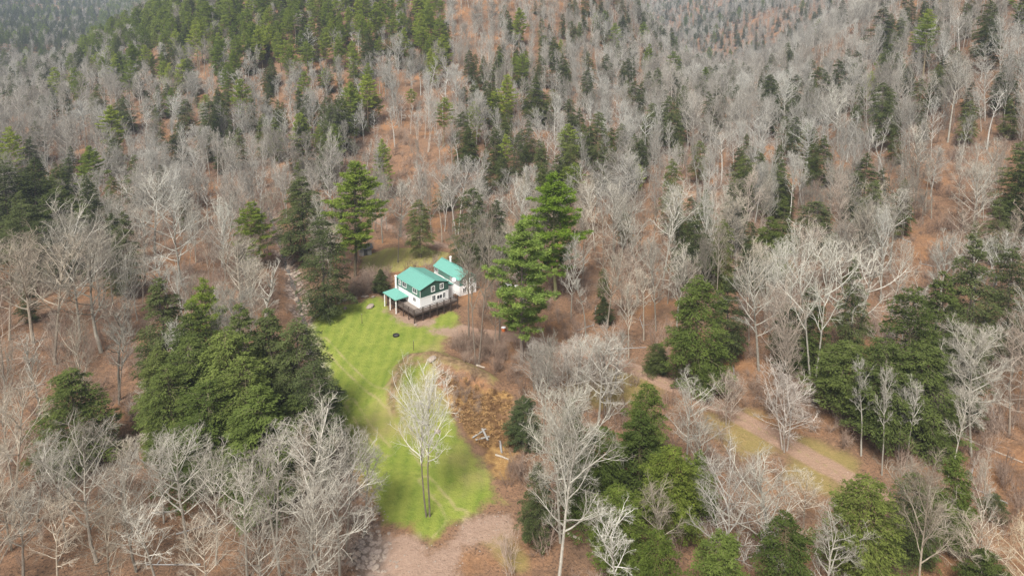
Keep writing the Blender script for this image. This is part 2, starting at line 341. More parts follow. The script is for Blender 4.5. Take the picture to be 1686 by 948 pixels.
# ------------------------------------------------------------------ ground sheets
def spread(lo, hi, step, far_lo, far_hi, g=1.16, mx=45.0):
    a = list(np.arange(lo, hi+1e-6, step)); s = step
    while a[-1] < far_hi: s = min(s*g, mx); a.append(a[-1]+s)
    s = step
    while a[0] > far_lo: s = min(s*g, mx); a.insert(0, a[0]-s)
    return np.array(a)
def build_ground():
    xs = spread(-75, 85, .8, -1900, 1900); ys = spread(68, 215, .8, -260, 2400)
    X, Y = np.meshgrid(xs, ys); Z = terrain(X, Y)
    nx, ny = len(xs), len(ys)
    f = {}
    near = (np.abs(X) < 200) & (Y > 30) & (Y < 330)
    def fld(fun, far):
        o = np.full(X.shape, far); o[near] = fun(X[near], Y[near]); return o
    f['sd_lawn'] = fld(lambda x, y: np.maximum(poly_sd(x, y, lawn), poly_sd(x, y, rear_lawn)), -60.)
    f['sd_fern'] = fld(lambda x, y: poly_sd(x, y, fern), -60.); f['sd_bank'] = fld(lambda x, y: np.maximum(poly_sd(x, y, bank), 1.3-seg_dist(x, y, bank_line)), -60.)
    f['sd_dirt'] = fld(lambda x, y: np.maximum(np.maximum(poly_sd(x, y, dirt), poly_sd(x, y, drive_dirt)), np.maximum(poly_sd(x, y, deck_dirt), 2.0-seg_dist(x, y, trail))), -60.)
    f['d_road'] = fld(lambda x, y: seg_dist(x, y, road), 60.)
    f['d_creek'] = fld(lambda x, y: seg_dist(x, y, creek_line), 60.)
    def tr(x, y):
        d = seg_dist(x, y, track1)
        for t in (track2, track3, track4, track5): d = np.minimum(d, seg_dist(x, y, t))
        return d
    f['d_track'] = fld(tr, 60.)
    def blob(bl): return lambda x, y: sum(w*np.exp(-(((x-p.x)**2+(y-p.y)**2)/r**2)) for p, r, w in bl)
    f['f_dry'] = fld(blob(dry_blobs), 0.); f['f_verge'] = fld(blob(verge), 0.)
    idx = np.arange(nx*ny).reshape(ny, nx)
    q = np.stack([idx[:-1, :-1], idx[:-1, 1:], idx[1:, 1:], idx[1:, :-1]], -1).reshape(-1, 4)
    def fm(k): a = f[k]; return ((a[:-1, :-1]+a[1:, 1:])/2).ravel()
    lawn_m = fm('sd_lawn') > 0; road_m = (fm('d_road') < 2.1) & ~lawn_m; creek_m = (fm('d_creek') < 2.4) & ~lawn_m & ~road_m
    V = np.c_[X.ravel(), Y.ravel(), Z.ravel()]
    for name, mask in (('lawn', lawn_m), ('dirt_road', road_m), ('creek_bed', creek_m), ('forest_floor', ~(lawn_m | road_m | creek_m))):
        fq = q[mask]; used, inv = np.unique(fq, return_inverse=True); fq = inv.reshape(-1, 4)
        me = bpy.data.meshes.new(name)
        me.vertices.add(len(used)); me.vertices.foreach_set('co', V[used].ravel().astype(np.float32))
        me.loops.add(fq.size); me.loops.foreach_set('vertex_index', fq.ravel().astype(np.int32))
        me.polygons.add(len(fq)); me.polygons.foreach_set('loop_start', np.arange(0, fq.size, 4, dtype=np.int32))
        me.polygons.foreach_set('use_smooth', np.ones(len(fq), bool))
        for k, a in f.items():
            at_ = me.attributes.new(k, 'FLOAT', 'POINT'); at_.data.foreach_set('value', a.ravel()[used].astype(np.float32))
        me.materials.append(M['ground']); me.update(calc_edges=True); me.validate()
        tag(link_mesh(name, me), kind='structure')
build_ground()
# the haze of the valley air
hz, hnt, hb = new_mat('valley_haze'); hnt.nodes.remove(hb)
pv = N(hnt, 'ShaderNodeVolumePrincipled'); pv.inputs['Density'].default_value = HAZE_DENSITY; pv.inputs['Color'].default_value = (.68, .78, .90, 1); pv.inputs['Anisotropy'].default_value = .2
hnt.links.new(pv.outputs[0], hnt.nodes['Material Output'].inputs['Volume'])
tag(MB().box(-2000, -300, -40, 2000, 2500, 330).build('haze', hz), kind='stuff')

# creek water in the bed
def ribbon(line, half, dz):
    P = []
    for (ax, ay), (bx, by) in zip(line[:-1], line[1:]):
        n = max(2, int(math.hypot(bx-ax, by-ay)/1.5)); P += [(ax+(bx-ax)*i/n, ay+(by-ay)*i/n) for i in range(n)]
    P.append(line[-1]); P = np.array(P); t = np.gradient(P, axis=0); t /= np.linalg.norm(t, axis=1, keepdims=True); nrm = np.c_[-t[:, 1], t[:, 0]]
    zc = terrain(P[:, 0], P[:, 1])+dz
    m = MB(); vv = []
    for i in range(len(P)):
        w = half*(.75+.4*math.sin(i*.9)+.25*math.sin(i*2.3))
        for s in (-1, 1): vv.append((P[i, 0]+nrm[i, 0]*w*s, P[i, 1]+nrm[i, 1]*w*s, zc[i]))
    return m.add(vv, [(2*i, 2*i+1, 2*i+3, 2*i+2) for i in range(len(P)-1)])
tag(ribbon(creek_line[:7], .5, .10).build('creek_water', M['water']), kind='structure')

# ------------------------------------------------------------------ trees
UP = np.array([0, 0, 1.0])
def unit(v): return v/(np.linalg.norm(v)+1e-9)
def perp(d, rng_):
    a = np.cross(d, UP if abs(d[2]) < .95 else np.array([1.0, 0, 0])); a = unit(a); b = np.cross(d, a)
    th = rng_.uniform(0, 2*np.pi); return a*math.cos(th)+b*math.sin(th)
def bare_tree(seed, H=20.0, start=.35, spread_=5.0, angle=48, limbs=18, forks=1, trop=.10, twig=6, dens=1.0, rad0=.20, lean=.13):
    R = np.random.default_rng(seed); tr, cr = MB(), MB()
    nseg = [10, 6, 4, 2, 1]; sides = [7, 5, 3, 3, 3]
    def grow(p, d, L, r0, r1, lev, wob, tp):
        n = nseg[lev]; pts = [p]; dirs = [d]; st = L/n
        for i in range(n):
            d = unit(d+R.normal(0, wob, 3)+UP*tp); p = p+d*st; pts.append(p); dirs.append(d)
        rs = np.linspace(r0, r1, n+1)
        (tr if lev == 0 else cr).tube(pts, rs, sides[lev], 0 if lev < 3 else 1, cap=False)
        return np.array(pts), np.array(dirs), rs
    def pick(P, D, t):
        k = min(int(t*(len(P)-1)), len(P)-2); f = t*(len(P)-1)-k
        return P[k]*(1-f)+P[k+1]*f, D[k+1]
    def kids(P, D, L, rs, lev, count, frac, lo):
        for j in range(count):
            t = min(.98, lo+(1-lo)*(j+R.uniform(0, 1))/count); p, d = pick(P, D, t)
            a = rad(R.uniform(28, 58)); dd = unit(d*math.cos(a)+perp(d, R)*math.sin(a)+UP*.10)
            l = L*frac*(1.15-.55*t)*R.uniform(.7, 1.25)
            rr = {2: .033, 3: .015, 4: .0075}[lev]*R.uniform(.75, 1.2)
            P2, D2, r2 = grow(p, dd, l, rr, rr*.45, lev, .10+.05*lev, .07)
            if lev == 2: kids(P2, D2, l, r2, 3, max(3, int(5*dens)), .52, .18)
            elif lev == 3: kids(P2, D2, l, r2, 4, twig, .62, .2)
    for fk in range(forks):
        d0 = unit(np.array([R.normal(0, .03), R.normal(0, .03), 1.0])) if forks == 1 else unit(np.array([math.cos(fk*2*math.pi/forks+.3)*lean, math.sin(fk*2*math.pi/forks+.3)*lean, 1]))
        base = np.array([0, 0, -.5]) if forks == 1 else np.array([d0[0]*2.2, d0[1]*2.2, -.5])
        Hk = H*(1 if fk == 0 else R.uniform(.85, .97)); rk = rad0*(1 if forks == 1 else .8)
        P, D, rs = grow(base, d0, Hk*.94, rk, .03, 0, .035, .02)
        nl = max(6, int(limbs/forks**.5)); az = R.uniform(0, 6.28)
        for j in range(nl):
            t = start+(.97-start)*((j+R.uniform(0, .9))/nl); p, d = pick(P, D, t); az += 2.4+R.normal(0, .4)
            u = (t-start)/(1-start)
            l = spread_*(.55+1.0*math.sin(math.pi*min(1, .18+.62*u)))*.78*R.uniform(.72, 1.2)*(1 if u < .75 else .8)
            a = rad(angle*(1.15-.55*u)+R.normal(0, 6)); dd = unit(np.array([math.cos(az)*math.sin(a), math.sin(az)*math.sin(a), math.cos(a)]))
            rr = .088*(1.1-.5*u)*R.uniform(.8, 1.15)*(l/spread_)**.5
            P1, D1, r1 = grow(p, dd, l, rr, .022, 1, .09, trop)
            kids(P1, D1, l, r1, 2, max(4, int(7*dens)), .48, .22)
    return tr, cr
def diamonds(mb, P, D, S, L, Wd, mi=0):              # many small leaf faces at once: centre P, direction D, side S
    n = len(P); a, b = P-D*(L/2)[:, None], P+D*(L/2)[:, None]; c, d = P+S*(Wd/2)[:, None], P-S*(Wd/2)[:, None]
    vv = np.stack([a, d, b, c], 1).reshape(-1, 3)
    mb.add(vv, [(4*i, 4*i+1, 4*i+2, 4*i+3) for i in range(n)], mi)
def nrm(a): return a/(np.linalg.norm(a, axis=1, keepdims=True)+1e-9)
def hemlock(seed, H=20.0, Rr=4.4, start=.08, nb=150, per=46, top=.85, card=.31):
    R = np.random.default_rng(seed); tr, cr = MB(), MB()
    zs = np.linspace(-.5, H, 9); tr.tube(np.c_[R.normal(0, .05, 9), R.normal(0, .05, 9), zs], np.linspace(.24, .02, 9), 7, cap=False)
    lobes = R.uniform(.72, 1.15, 7); ph = R.uniform(0, 6.28)
    Ps, Ds, Ss, Ls, Ws = [], [], [], [], []
    for j in range(nb):
        t = start+(1-start)*((j+R.uniform(0, 1))/nb)**1.05; az = R.uniform(0, 6.28)
        u = (t-start)/(1-start)
        prof = (.74+.95*u) if u < .27 else ((1-(u-.27)/.73)**(top*.78))*.97+.03
        lb = lobes[int(((az+ph+u*2) % 6.283)/6.283*7) % 7]
        L = max(.35, Rr*prof*lb*R.uniform(.72, 1.15)); out = np.array([math.cos(az), math.sin(az), 0]); side = np.array([-out[1], out[0], 0])
        rise = R.uniform(.05, .35)*(1+.6*u); z0 = H*t
        n = max(6, int(per*L*1.0)); s = R.uniform(.12, 1, n)**.75; lat = R.normal(0, 1, n)*(.30*L*(1.05-s)+.12)
        curve = lambda s_: (rise*s_-.42*s_**2)*L
        P = np.outer(s*L, out)+np.outer(lat, side)+np.outer(curve(s)-.10*np.abs(lat), UP)+np.array([0, 0, z0])+R.normal(0, .09, (n, 3))
        D = nrm(out[None]*R.uniform(.5, 1, (n, 1))+side[None]*np.sign(lat)[:, None]*R.uniform(.1, .9, (n, 1))+UP[None]*R.normal(-.22, .28, (n, 1)))
        S = nrm(np.cross(D, nrm(UP[None]+R.normal(0, .55, (n, 3)))))
        Ps.append(P); Ds.append(D); Ss.append(S); Ls.append(card*R.uniform(.6, 1.35, n)); Ws.append(card*.42*R.uniform(.6, 1.3, n))
        if L > 1.2: ss = np.linspace(0, .8, 4); tr.tube(np.outer(ss*L, out)+np.outer(curve(ss), UP)+np.array([0, 0, z0]), np.linspace(.05, .012, 4), 3, cap=False)
    diamonds(cr, *map(np.concatenate, (Ps, Ds, Ss, Ls, Ws)))
    return tr, cr
def pine(seed, H=24.0, Rr=4.6, start=.30, gap=.95, card=.44, full=1.0):
    R = np.random.default_rng(seed); tr, cr = MB(), MB()
    zs = np.linspace(-.5, H, 9); tr.tube(np.c_[R.normal(0, .06, 9), R.normal(0, .06, 9), zs], np.linspace(.27, .03, 9), 7, cap=False)
    Ps, Ds, Ss, Ls, Ws = [], [], [], [], []; z = H*start
    while z < H*.99:
        u = (z/H-start)/(1-start); prof = (.62+.9*u) if u < .4 else ((1-(u-.4)/.6)**.72)*.97+.06
        nb = R.integers(4, 7); a0 = R.uniform(0, 6.28)
        for j in range(nb):
            az = a0+j*6.283/nb+R.normal(0, .3); L = Rr*prof*R.uniform(.45, 1.18)
            if R.uniform() < .12 and u < .6: continue
            out = np.array([math.cos(az), math.sin(az), 0]); side = np.array([-out[1], out[0], 0]); zb = z+R.normal(0, .2)
            rise = R.uniform(-.08, .16)+.45*max(0, u-.55); cv = lambda s_: (rise*s_+.14*s_**2)*L
            ss = np.linspace(0, .95, 5); tr.tube(np.outer(ss*L, out)+np.outer(cv(ss), UP)+np.array([0, 0, zb]), np.linspace(.055, .012, 5), 3, cap=False)
            nt_ = max(4, int(6.5*L*full)); s = R.uniform(.28 if u < .8 else .05, 1, nt_)**.8; lat = R.uniform(-1, 1, nt_)*(.42*L*(1.08-s)+.10)
            T = np.outer(s*L, out)+np.outer(lat, side)+np.outer(cv(s)+.08*np.abs(lat), UP)+np.array([0, 0, zb])+R.normal(0, .06, (nt_, 3))
            k = 8; P = np.repeat(T, k, 0); n = len(P)
            D = nrm(out[None]*R.normal(.45, .5, (n, 1))+side[None]*R.normal(0, .7, (n, 1))+UP[None]*R.normal(.28, .38, (n, 1)))
            l = card*R.uniform(.65, 1.3, n)
            P = P+D*(l*.45)[:, None]+R.normal(0, .10, (n, 3))
            S = nrm(np.cross(D, R.normal(0, 1, (n, 3))))
            Ps.append(P); Ds.append(D); Ss.append(S); Ls.append(l); Ws.append(card*.26*R.uniform(.6, 1.3, n))
        z += gap*R.uniform(.7, 1.35)*(1-.35*u)
    diamonds(cr, *map(np.concatenate, (Ps, Ds, Ss, Ls, Ws)))
    return tr, cr
def shrub(seed, H=2.2, stems=9):
    R = np.random.default_rng(seed); m = MB()
    for i in range(stems):
        az = R.uniform(0, 6.28); a = R.uniform(.1, .7); d = np.array([math.cos(az)*math.sin(a), math.sin(az)*math.sin(a), math.cos(a)]); b = np.array([R.normal(0, .25), R.normal(0, .25), -.1])
        L = H*R.uniform(.6, 1.1); m.tube([b, b+d*L*.5, b+d*L+UP*.15], [.018, .013, .005], 3, cap=False)
        for j in range(9):
            t = R.uniform(.25, 1); p = b+d*L*t; dd = unit(d+R.normal(0, .55, 3)+UP*.2); l = L*.35*R.uniform(.5, 1.2); m.tube([p, p+dd*l], [.010, .004], 3, cap=False)
            for q in range(2):
                p2 = p+dd*l*R.uniform(.4, .9); d2 = unit(dd+R.normal(0, .6, 3)); m.tube([p2, p2+d2*l*.6], [.007, .003], 3, cap=False)
    return m
def fern_clump(seed):
    R = np.random.default_rng(seed); m = MB(); n = 60
    az = R.uniform(0, 6.28, n); r = R.uniform(.05, .55, n); P = np.c_[np.cos(az)*r, np.sin(az)*r, R.uniform(.05, .6, n)*(1-r)]
    D = nrm(np.c_[np.cos(az), np.sin(az), R.normal(.2, .6, n)]); S = nrm(np.cross(D, R.normal(0, 1, (n, 3))))
    diamonds(m, P, D, S, R.uniform(.25, .6, n), R.uniform(.04, .12, n)); return m

class Proto:                                        # a tree kind: meshes of its trunk and crown, and one mesh of both for the far woods
    def __init__(s, name, pair, mats, H, Rr):
        s.H, s.R = H, Rr; tr, cr = pair
        bare = any(cr.m); s.trunk = tr.mesh('trunk', mats[0]); s.crown = cr.mesh('crown', mats if bare else mats[1])
        j = MB(); j.v, j.f, j.m = list(tr.v), list(tr.f), [0]*len(tr.f); k = len(j.v); j.v += cr.v; j.f += [tuple(i+k for i in f) for f in cr.f]; j.m += cr.m if bare else [1]*len(cr.f); s.both = j.mesh(name, mats)
BM = (M['bark_pale'], M['twig'])
BARE = [Proto('bare_tree', bare_tree(1, 20, .34, 5.2, 46, 18), BM, 20, 5.0), Proto('bare_tree', bare_tree(2, 20, .45, 4.2, 38, 16), BM, 20, 4.2),
        Proto('bare_tree', bare_tree(3, 20, .30, 6.0, 52, 20), BM, 20, 5.8), Proto('bare_tree', bare_tree(4, 20, .40, 4.6, 44, 18, forks=2), BM, 20, 5.2),
        Proto('bare_tree', bare_tree(5, 20, .52, 3.6, 40, 14), BM, 20, 3.6), Proto('bare_tree', bare_tree(6, 20, .36, 5.0, 58, 18, trop=.16), BM, 20, 5.2),
        Proto('bare_tree', bare_tree(7, 20, .22, 5.4, 40, 20, forks=3, rad0=.15), BM, 20, 6.2),
        Proto('bare_tree', bare_tree(8, 20, .46, 5.4, 52, 26, forks=2, twig=5, dens=1.0, rad0=.19, lean=.10), BM, 20, 6.0), Proto('bare_tree', bare_tree(9, 20, .32, 4.6, 66, 28, trop=.05, dens=1.6, rad0=.20), BM, 20, 5.4),
        Proto('bare_tree', bare_tree(10, 20, .60, 3.0, 36, 12, dens=.7), BM, 20, 3.2), Proto('bare_tree', bare_tree(11, 20, .25, 4.4, 72, 22, trop=.03, dens=.8), BM, 20, 4.8), Proto('bare_tree', bare_tree(12, 20, .42, 5.6, 34, 12, trop=.02, dens=1.3), BM, 20, 5.0)]
HM = (M['bark_dark'], M['hemlock'])
HEM = [Proto('hemlock', hemlock(21, 20, 4.4), HM, 20, 4.4), Proto('hemlock', hemlock(22, 20, 5.0, .06, 160, 42, .65), HM, 20, 5.0), Proto('hemlock', hemlock(23, 20, 3.9, .10, 140, 50, 1.0), HM, 20, 3.9),
       Proto('hemlock', hemlock(24, 20, 5.2, .18, 150, 40, .55), HM, 20, 5.2)]
PMt = (M['bark_dark'], M['pine'])
PIN = [Proto('pine', pine(31, 24, 4.6, .28), PMt, 24, 4.6), Proto('pine', pine(32, 24, 4.0, .42), PMt, 24, 4.0), Proto('pine', pine(33, 24, 5.0, .16, full=1.15), PMt, 24, 5.0), Proto('pine', pine(34, 24, 5.0, .26, gap=.8, full=1.75), PMt, 24, 5.0)]
KIND = {'B': ('bare_tree', 'bare tree', BARE), 'H': ('hemlock_tree', 'hemlock', HEM), 'P': ('pine_tree', 'pine', PIN)}

def place_tree(kind, x, y, h, width, label, group=None, proto=None, color=(1, 1, 1), tilt=(0, 0), rz=None, dark_trunk=False):
    name, cat, ps = KIND[kind]; p = ps[proto if proto is not None else random.randrange(len(ps))]
    root = empty(name, (x, y, tz(x, y)-.1)); sz = h/p.H; sx = sz if width is None else (width/2)/p.R
    sx = min(max(sx, sz*.55), sz*2.1)
    root.scale = (sx, sx, sz); root.rotation_euler = (tilt[0], tilt[1], random.uniform(0, 6.283) if rz is None else rz)
    tag(root, label, cat, group)
    for nm, me in (('trunk', p.trunk), ('crown', p.crown)):
        o = link_mesh(nm, me, root); o.color = (color[0]/2, color[1]/2, color[2]/2, 1)      # the shader doubles it
        if nm == 'trunk' and kind == 'B': o.color = (.21, .185, .165, 1) if dark_trunk else (color[0]*.36, color[1]*.35, color[2]*.34, 1)
    return root
HERO = []                                           # (x, y, crown radius)
def hero(kind, bx, by, ty, wpx, label, proto=None, color=(1, 1, 1), tilt=(0, 0), group=None):
    """a tree whose foot is seen at (bx, by) and whose top reaches row ty"""
    p = at(bx, by); d = ray(bx, ty); t = p.y/d[1]; h = max(2.0, CAM_H+d[2]*t-p.z)
    s = FPX/t; w = wpx/s*(1.38 if kind == 'H' else 1.15)
    HERO.append((p.x, p.y, w/2))
    return place_tree(kind, p.x, p.y, h, w, label, group, proto, color, tilt, rz=(-.25 if proto == 7 else None), dark_trunk=(color == DIM or proto == 7 or (proto == 8 and h < 19)))
DK, LT, YG = (.85, .85, .9), (1.2, 1.2, 1.0), (1.25, 1.2, .9)
PALE, TAN, PINK, DIM = (1.06, 1.06, 1.03), (1.0, .93, .84), (.97, .85, .78), (.72, .68, .63)
heroes = [
 # conifers by the house and lawn
 ('P', 585, 455, 268, 92, 'tall open-branched white pine beside the small grey shed', 3, (.85, .9, .75)),
 ('P', 858, 600, 364, 112, 'light green white pine beside the house, shorter of the tall pair', 3, (1.4, 1.42, 1.5)),
 ('P', 914, 494, 286, 104, 'tallest white pine, deep green, standing behind the light green one by the house', 3, (.8, .95, .55)),
 ('H', 535, 520, 352, 74, 'broad grey-green hemlock at the lawn corner where the creek bends', 1, (1.05, 1.05, 1.15)),
 ('H', 503, 430, 290, 84, 'dark hemlock behind the creek-bend hemlock', 0, (1, 1, 1.05)),
 ('H', 628, 482, 441, 26, 'small dark conical hemlock just beside the porch roof', 2, DK),
 ('H', 693, 424, 328, 44, 'round-topped conifer with a bare lower trunk behind the house roof', 3, (1, 1, .9)),
 ('H', 735, 345, 290, 32, 'small dark pointed conifer up the slope above the house', 0, DK),
 ('H', 778, 438, 308, 66, 'grey-green hemlock behind the rear house', 1, (1.0, 1.0, 1.1)),
 ('H', 815, 440, 330, 60, 'dark hemlock behind the bare tree at the rear house', 0, DK),
 ('P', 418, 445, 330, 66, 'bright yellow-green pine crown across the creek', 2, YG),
 # hemlock stand left of the lawn
 ('H', 130, 762, 604, 112, 'dense dark hemlock standing alone among bare trees, far side of the creek', 1, (.95, 1, .8)),
 ('H', 283, 645, 455, 92, 'dark narrow-topped hemlock at the back of the stand beside the lawn', 0, DK),
 ('P', 347, 650, 455, 74, 'lighter pine at the back of the hemlock stand beside the lawn', 2, (.8, .85, .7)),
 ('H', 318, 735, 555, 118, 'bushy hemlock on the outer side of the stand beside the lawn', 1, (1.2, 1.25, 1)),
 ('H', 388, 745, 545, 124, 'bushy hemlock in the middle of the stand beside the lawn', 3, (1.25, 1.3, 1)),
 ('H', 452, 690, 505, 104, 'dark hemlock nearest the creek bend in the lawn-side stand', 0, (1, 1, 1)),
 ('H', 500, 715, 525, 104, 'grey-green hemlock at the lawn edge, upper one of the stand', 1, (1.1, 1.1, 1.15)),
 ('H', 522, 770, 592, 92, 'grey-green hemlock at the lawn edge, lower one of the stand', 3, (1.05, 1.05, 1.2)),
 ('H', 290, 770, 600, 104, 'low hemlock filling the outer flank of the lawn-side stand', 3, (1.1, 1.15, .9)),
 ('H', 350, 800, 625, 120, 'deep green hemlock in the front row of the lawn-side stand', 1, (1.0, 1.1, .8)),
 ('H', 435, 832, 632, 132, 'largest deep green hemlock in front of the lawn-side stand', 0, (1.0, 1.1, .8)),
 ('H', 488, 800, 650, 92, 'hemlock in the front row of the stand, nearest the lawn', 2, (1, 1.05, .9)),
 # left woods
 ('H', 18, 420, 268, 96, None, 1, DK), ('H', 62, 415, 262, 80, None, 0, DK), ('H', 105, 440, 305, 84, None, 1, (1, 1, .9)), ('H', 142, 450, 335, 70, None, 0, DK),
 ('H', 45, 455, 335, 90, None, 3, DK), ('H', 190, 440, 350, 50, None, 2, DK), ('H', 80, 470, 360, 80, None, 1, DK),
 ('H', 205, 222, 162, 44, 'round dark hemlock in the open grey woods of the valley', 3, DK), ('H', 189, 290, 226, 34, 'narrow pointed dark conifer in the valley woods', 2, DK), ('H', 290, 275, 220, 44, None, 1, DK),
 # slope above the road
 ('H', 1142, 640, 452, 104, 'large dense green hemlock standing clear above the dirt road', 1, (1.0, 1.1, .75)),
 ('H', 1142, 480, 362, 70, None, 0, DK), ('H', 1195, 590, 455, 60, None, 0, DK), ('H', 1262, 460, 355, 66, None, 0, (1.1, 1.15, .8)), ('H', 1340, 420, 330, 84, None, 1, DK), ('H', 1398, 385, 322, 26, 'small narrow dark conifer on the leafy slope', 2, DK), ('H', 1235, 480, 400, 50, None, 1, DK),
 ('H', 1480, 715, 470, 112, 'broad green hemlock in the middle of the slope stand', 1, (1.1, 1.15, .9)), ('H', 1542, 690, 448, 108, 'tall hemlock uphill in the slope stand', 0, (1, 1.05, .85)),
 ('H', 1592, 610, 383, 88, None, 0, DK), ('H', 1655, 585, 405, 76, None, 1, DK), ('H', 1385, 690, 560, 108, 'low spreading hemlock at the road end of the slope stand', 3, (1, 1.05, .85)),
 ('H', 1452, 745, 560, 104, 'hemlock on bare trunk at the foot of the slope stand', 3, (.95, 1, .85)), ('H', 1512, 745, 560, 110, 'dark hemlock at the foot of the slope stand, uphill of its neighbour', 1, (.9, .95, .8)), ('H', 1330, 620, 470, 74, None, 0, (1, 1.05, .85)), ('H', 1295, 605, 500, 64, None, 1, DK), ('H', 1580, 700, 530, 84, None, 0, DK), ('H', 1400, 600, 420, 50, None, 2, DK),
 ('H', 1082, 614, 565, 42, 'small bushy hemlock sapling beside the dirt road', 1, (.95, .95, .9)), ('H', 996, 532, 488, 30, 'small hemlock sapling alone on orange leaf litter', 2, DK),
 # stand between lawn and road
 ('H', 1060, 790, 630, 78, 'rounded bright hemlock top nearest the road in the middle stand', 3, (1.1, 1.2, .75)), ('H', 1048, 830, 680, 84, 'deep green hemlock in the middle stand behind pale bare trees', 0, (.9, 1, .7)),
 ('H', 985, 860, 706, 112, 'dark full hemlock in the middle stand next to the white-limbed tree', 1, (.85, .95, .65)), ('H', 940, 780, 655, 58, 'narrow dark hemlock behind the white-limbed tree', 0, DK),
 ('H', 1102, 890, 735, 104, 'yellow-green hemlock in front of the middle stand', 3, (1.35, 1.4, .75)), ('H', 1145, 850, 742, 60, 'slim green hemlock beside the yellow-green one', 2, (1.2, 1.3, .8)),
 ('H', 1012, 960, 800, 96, 'green hemlock at the near end of the middle stand', 3, (1.2, 1.3, .75)), ('H', 860, 735, 652, 58, 'blue-grey hemlock at the brown fern bank', 1, (.9, .95, 1.1)), ('H', 884, 900, 760, 56, 'dark hemlock behind the foot of the white-limbed tree', 0, DK),
 ('H', 1085, 1060, 872, 90, 'light green conifer top at the near edge of the woods', 3, (1.25, 1.35, .75)), ('H', 1180, 1060, 870, 110, None, 1, (1, 1.1, .75)), ('H', 1290, 1040, 850, 100, None, 3, (1, 1.1, .75)),
 ('H', 1415, 985, 782, 124, 'rounded bright green conifer beside the near end of the road', 3, (1.3, 1.3, .9)), ('H', 1562, 905, 744, 78, 'pointed green hemlock beyond the near end of the road', 0, (1.15, 1.25, .8)), ('H', 1500, 930, 780, 80, 'hemlock half hidden behind a forked pale tree', 1, (.95, 1, .9)),
 ('H', 1637, 858, 812, 36, 'little round hemlock on the reddish slope', 3, DK), ('H', 1622, 1000, 905, 80, None, 1, (1, 1.05, .8)),
 ('P', 1520, 130, 28, 44, 'leaning yellow-green pine high on the far slope', 1, YG), ('H', 1625, 120, 28, 42, 'lone dark hemlock high on the far slope', 3, DK), ('H', 1450, 90, 10, 50, None, 0, DK),
 ('P', 580, 155, 78, 24, None, 1, YG), ('P', 537, 160, 112, 24, None, 1, YG), ('P', 730, 242, 160, 36, None, 1, YG), ('P', 620, 200, 152, 24, None, 2, YG), ('P', 677, 185, 146, 20, None, 1, YG), ('P', 590, 210, 148, 24, None, 2, YG), ('P', 812, 215, 150, 30, None, 1, YG), ('P', 832, 295, 220, 22, None, 1, YG), ('P', 945, 320, 268, 44, None, 2, YG),
 # bare trees one can single out
 ('B', 705, 850, 618, 112, 'twin-trunked pale bare tree standing alone on the lawn', 7, (1.15, 1.15, 1.12)),
 ('B', 923, 893, 645, 118, 'white-limbed bare tree at the edge between lawn and middle stand', 8, (1.2, 1.2, 1.14)),
 ('B', 786, 600, 345, 74, 'tall two-stemmed grey-brown bare tree in front of the rear house', 3, DIM), ('B', 772, 560, 400, 56, 'thin brown bare tree between the house and the tall two-stemmed tree', 4, DIM), ('B', 822, 560, 400, 60, 'brownish bare tree just before the light green pine', 1, DIM),
 ('B', 160, 925, 706, 156, 'wide white bare tree in front of the lone dense hemlock', 2, PALE), ('B', 310, 905, 722, 136, 'broad bare tree with drooping dead limb, front of the lawn-side stand', 5, PALE), ('B', 408, 950, 752, 96, 'pale bare tree with straight bare leader spikes', 1, PALE),
 ('B', 512, 940, 690, 150, 'tall pale bare tree at the creek below the lawn-side stand', 0, PALE), ('B', 570, 915, 712, 120, 'spreading bare tree leaning over the lawn foot by the creek', 5, PALE), ('B', 462, 950, 735, 100, None, 1, PALE), ('B', 600, 880, 745, 90, None, 5, PALE), ('B', 540, 1000, 800, 130, None, 2, PALE),
 ('B', 168, 580, 395, 168, 'biggest pale spreading bare tree on the far bank of the creek', 2, (1.08, 1.06, 1.0)), ('B', 132, 560, 345, 96, 'tall pale bare tree just behind the biggest spreading one', 0, PALE), ('B', 55, 565, 385, 130, None, 0, TAN), ('B', 90, 600, 400, 100, None, 1, TAN), ('B', 15, 560, 400, 90, None, 5, TAN), ('B', 70, 718, 555, 64, 'slender straight bare tree beside the lone dense hemlock', 4, PALE), ('B', 215, 440, 345, 64, None, 0, PALE),
 ('B', 300, 470, 320, 110, None, 2, PALE), ('B', 255, 420, 285, 96, None, 0, PALE), ('B', 285, 520, 420, 76, None, 1, PALE), ('B', 240, 700, 630, 76, 'small pale fallen-looking bare tree between two hemlock clumps', 5, PALE), ('B', 365, 440, 325, 70, None, 0, PALE), ('B', 400, 520, 400, 90, None, 5, TAN), ('B', 412, 560, 430, 76, None, 5, TAN),
 ('B', 20, 905, 735, 100, None, 2, TAN), ('B', -10, 1010, 800, 130, None, 2, TAN),
 ('B', 1292, 742, 612, 122, 'pinkish white rounded bare tree at the edge of the dirt road', 6, (1.15, 1.08, 1.06)), ('B', 1197, 700, 612, 66, 'small pinkish bare tree beside the road bend', 6, PINK), ('B', 1130, 770, 632, 84, 'pale straight bare tree between the middle stand and the road', 0, PALE),
 ('B', 985, 710, 565, 116, 'dense pale bare tree behind the rounded hemlock top', 5, PALE), ('B', 935, 680, 560, 110, None, 6, (.9, .86, .84)), ('B', 1000, 690, 545, 90, None, 6, (.95, .9, .88)), ('B', 880, 640, 560, 70, None, 6, (.9, .86, .84)),
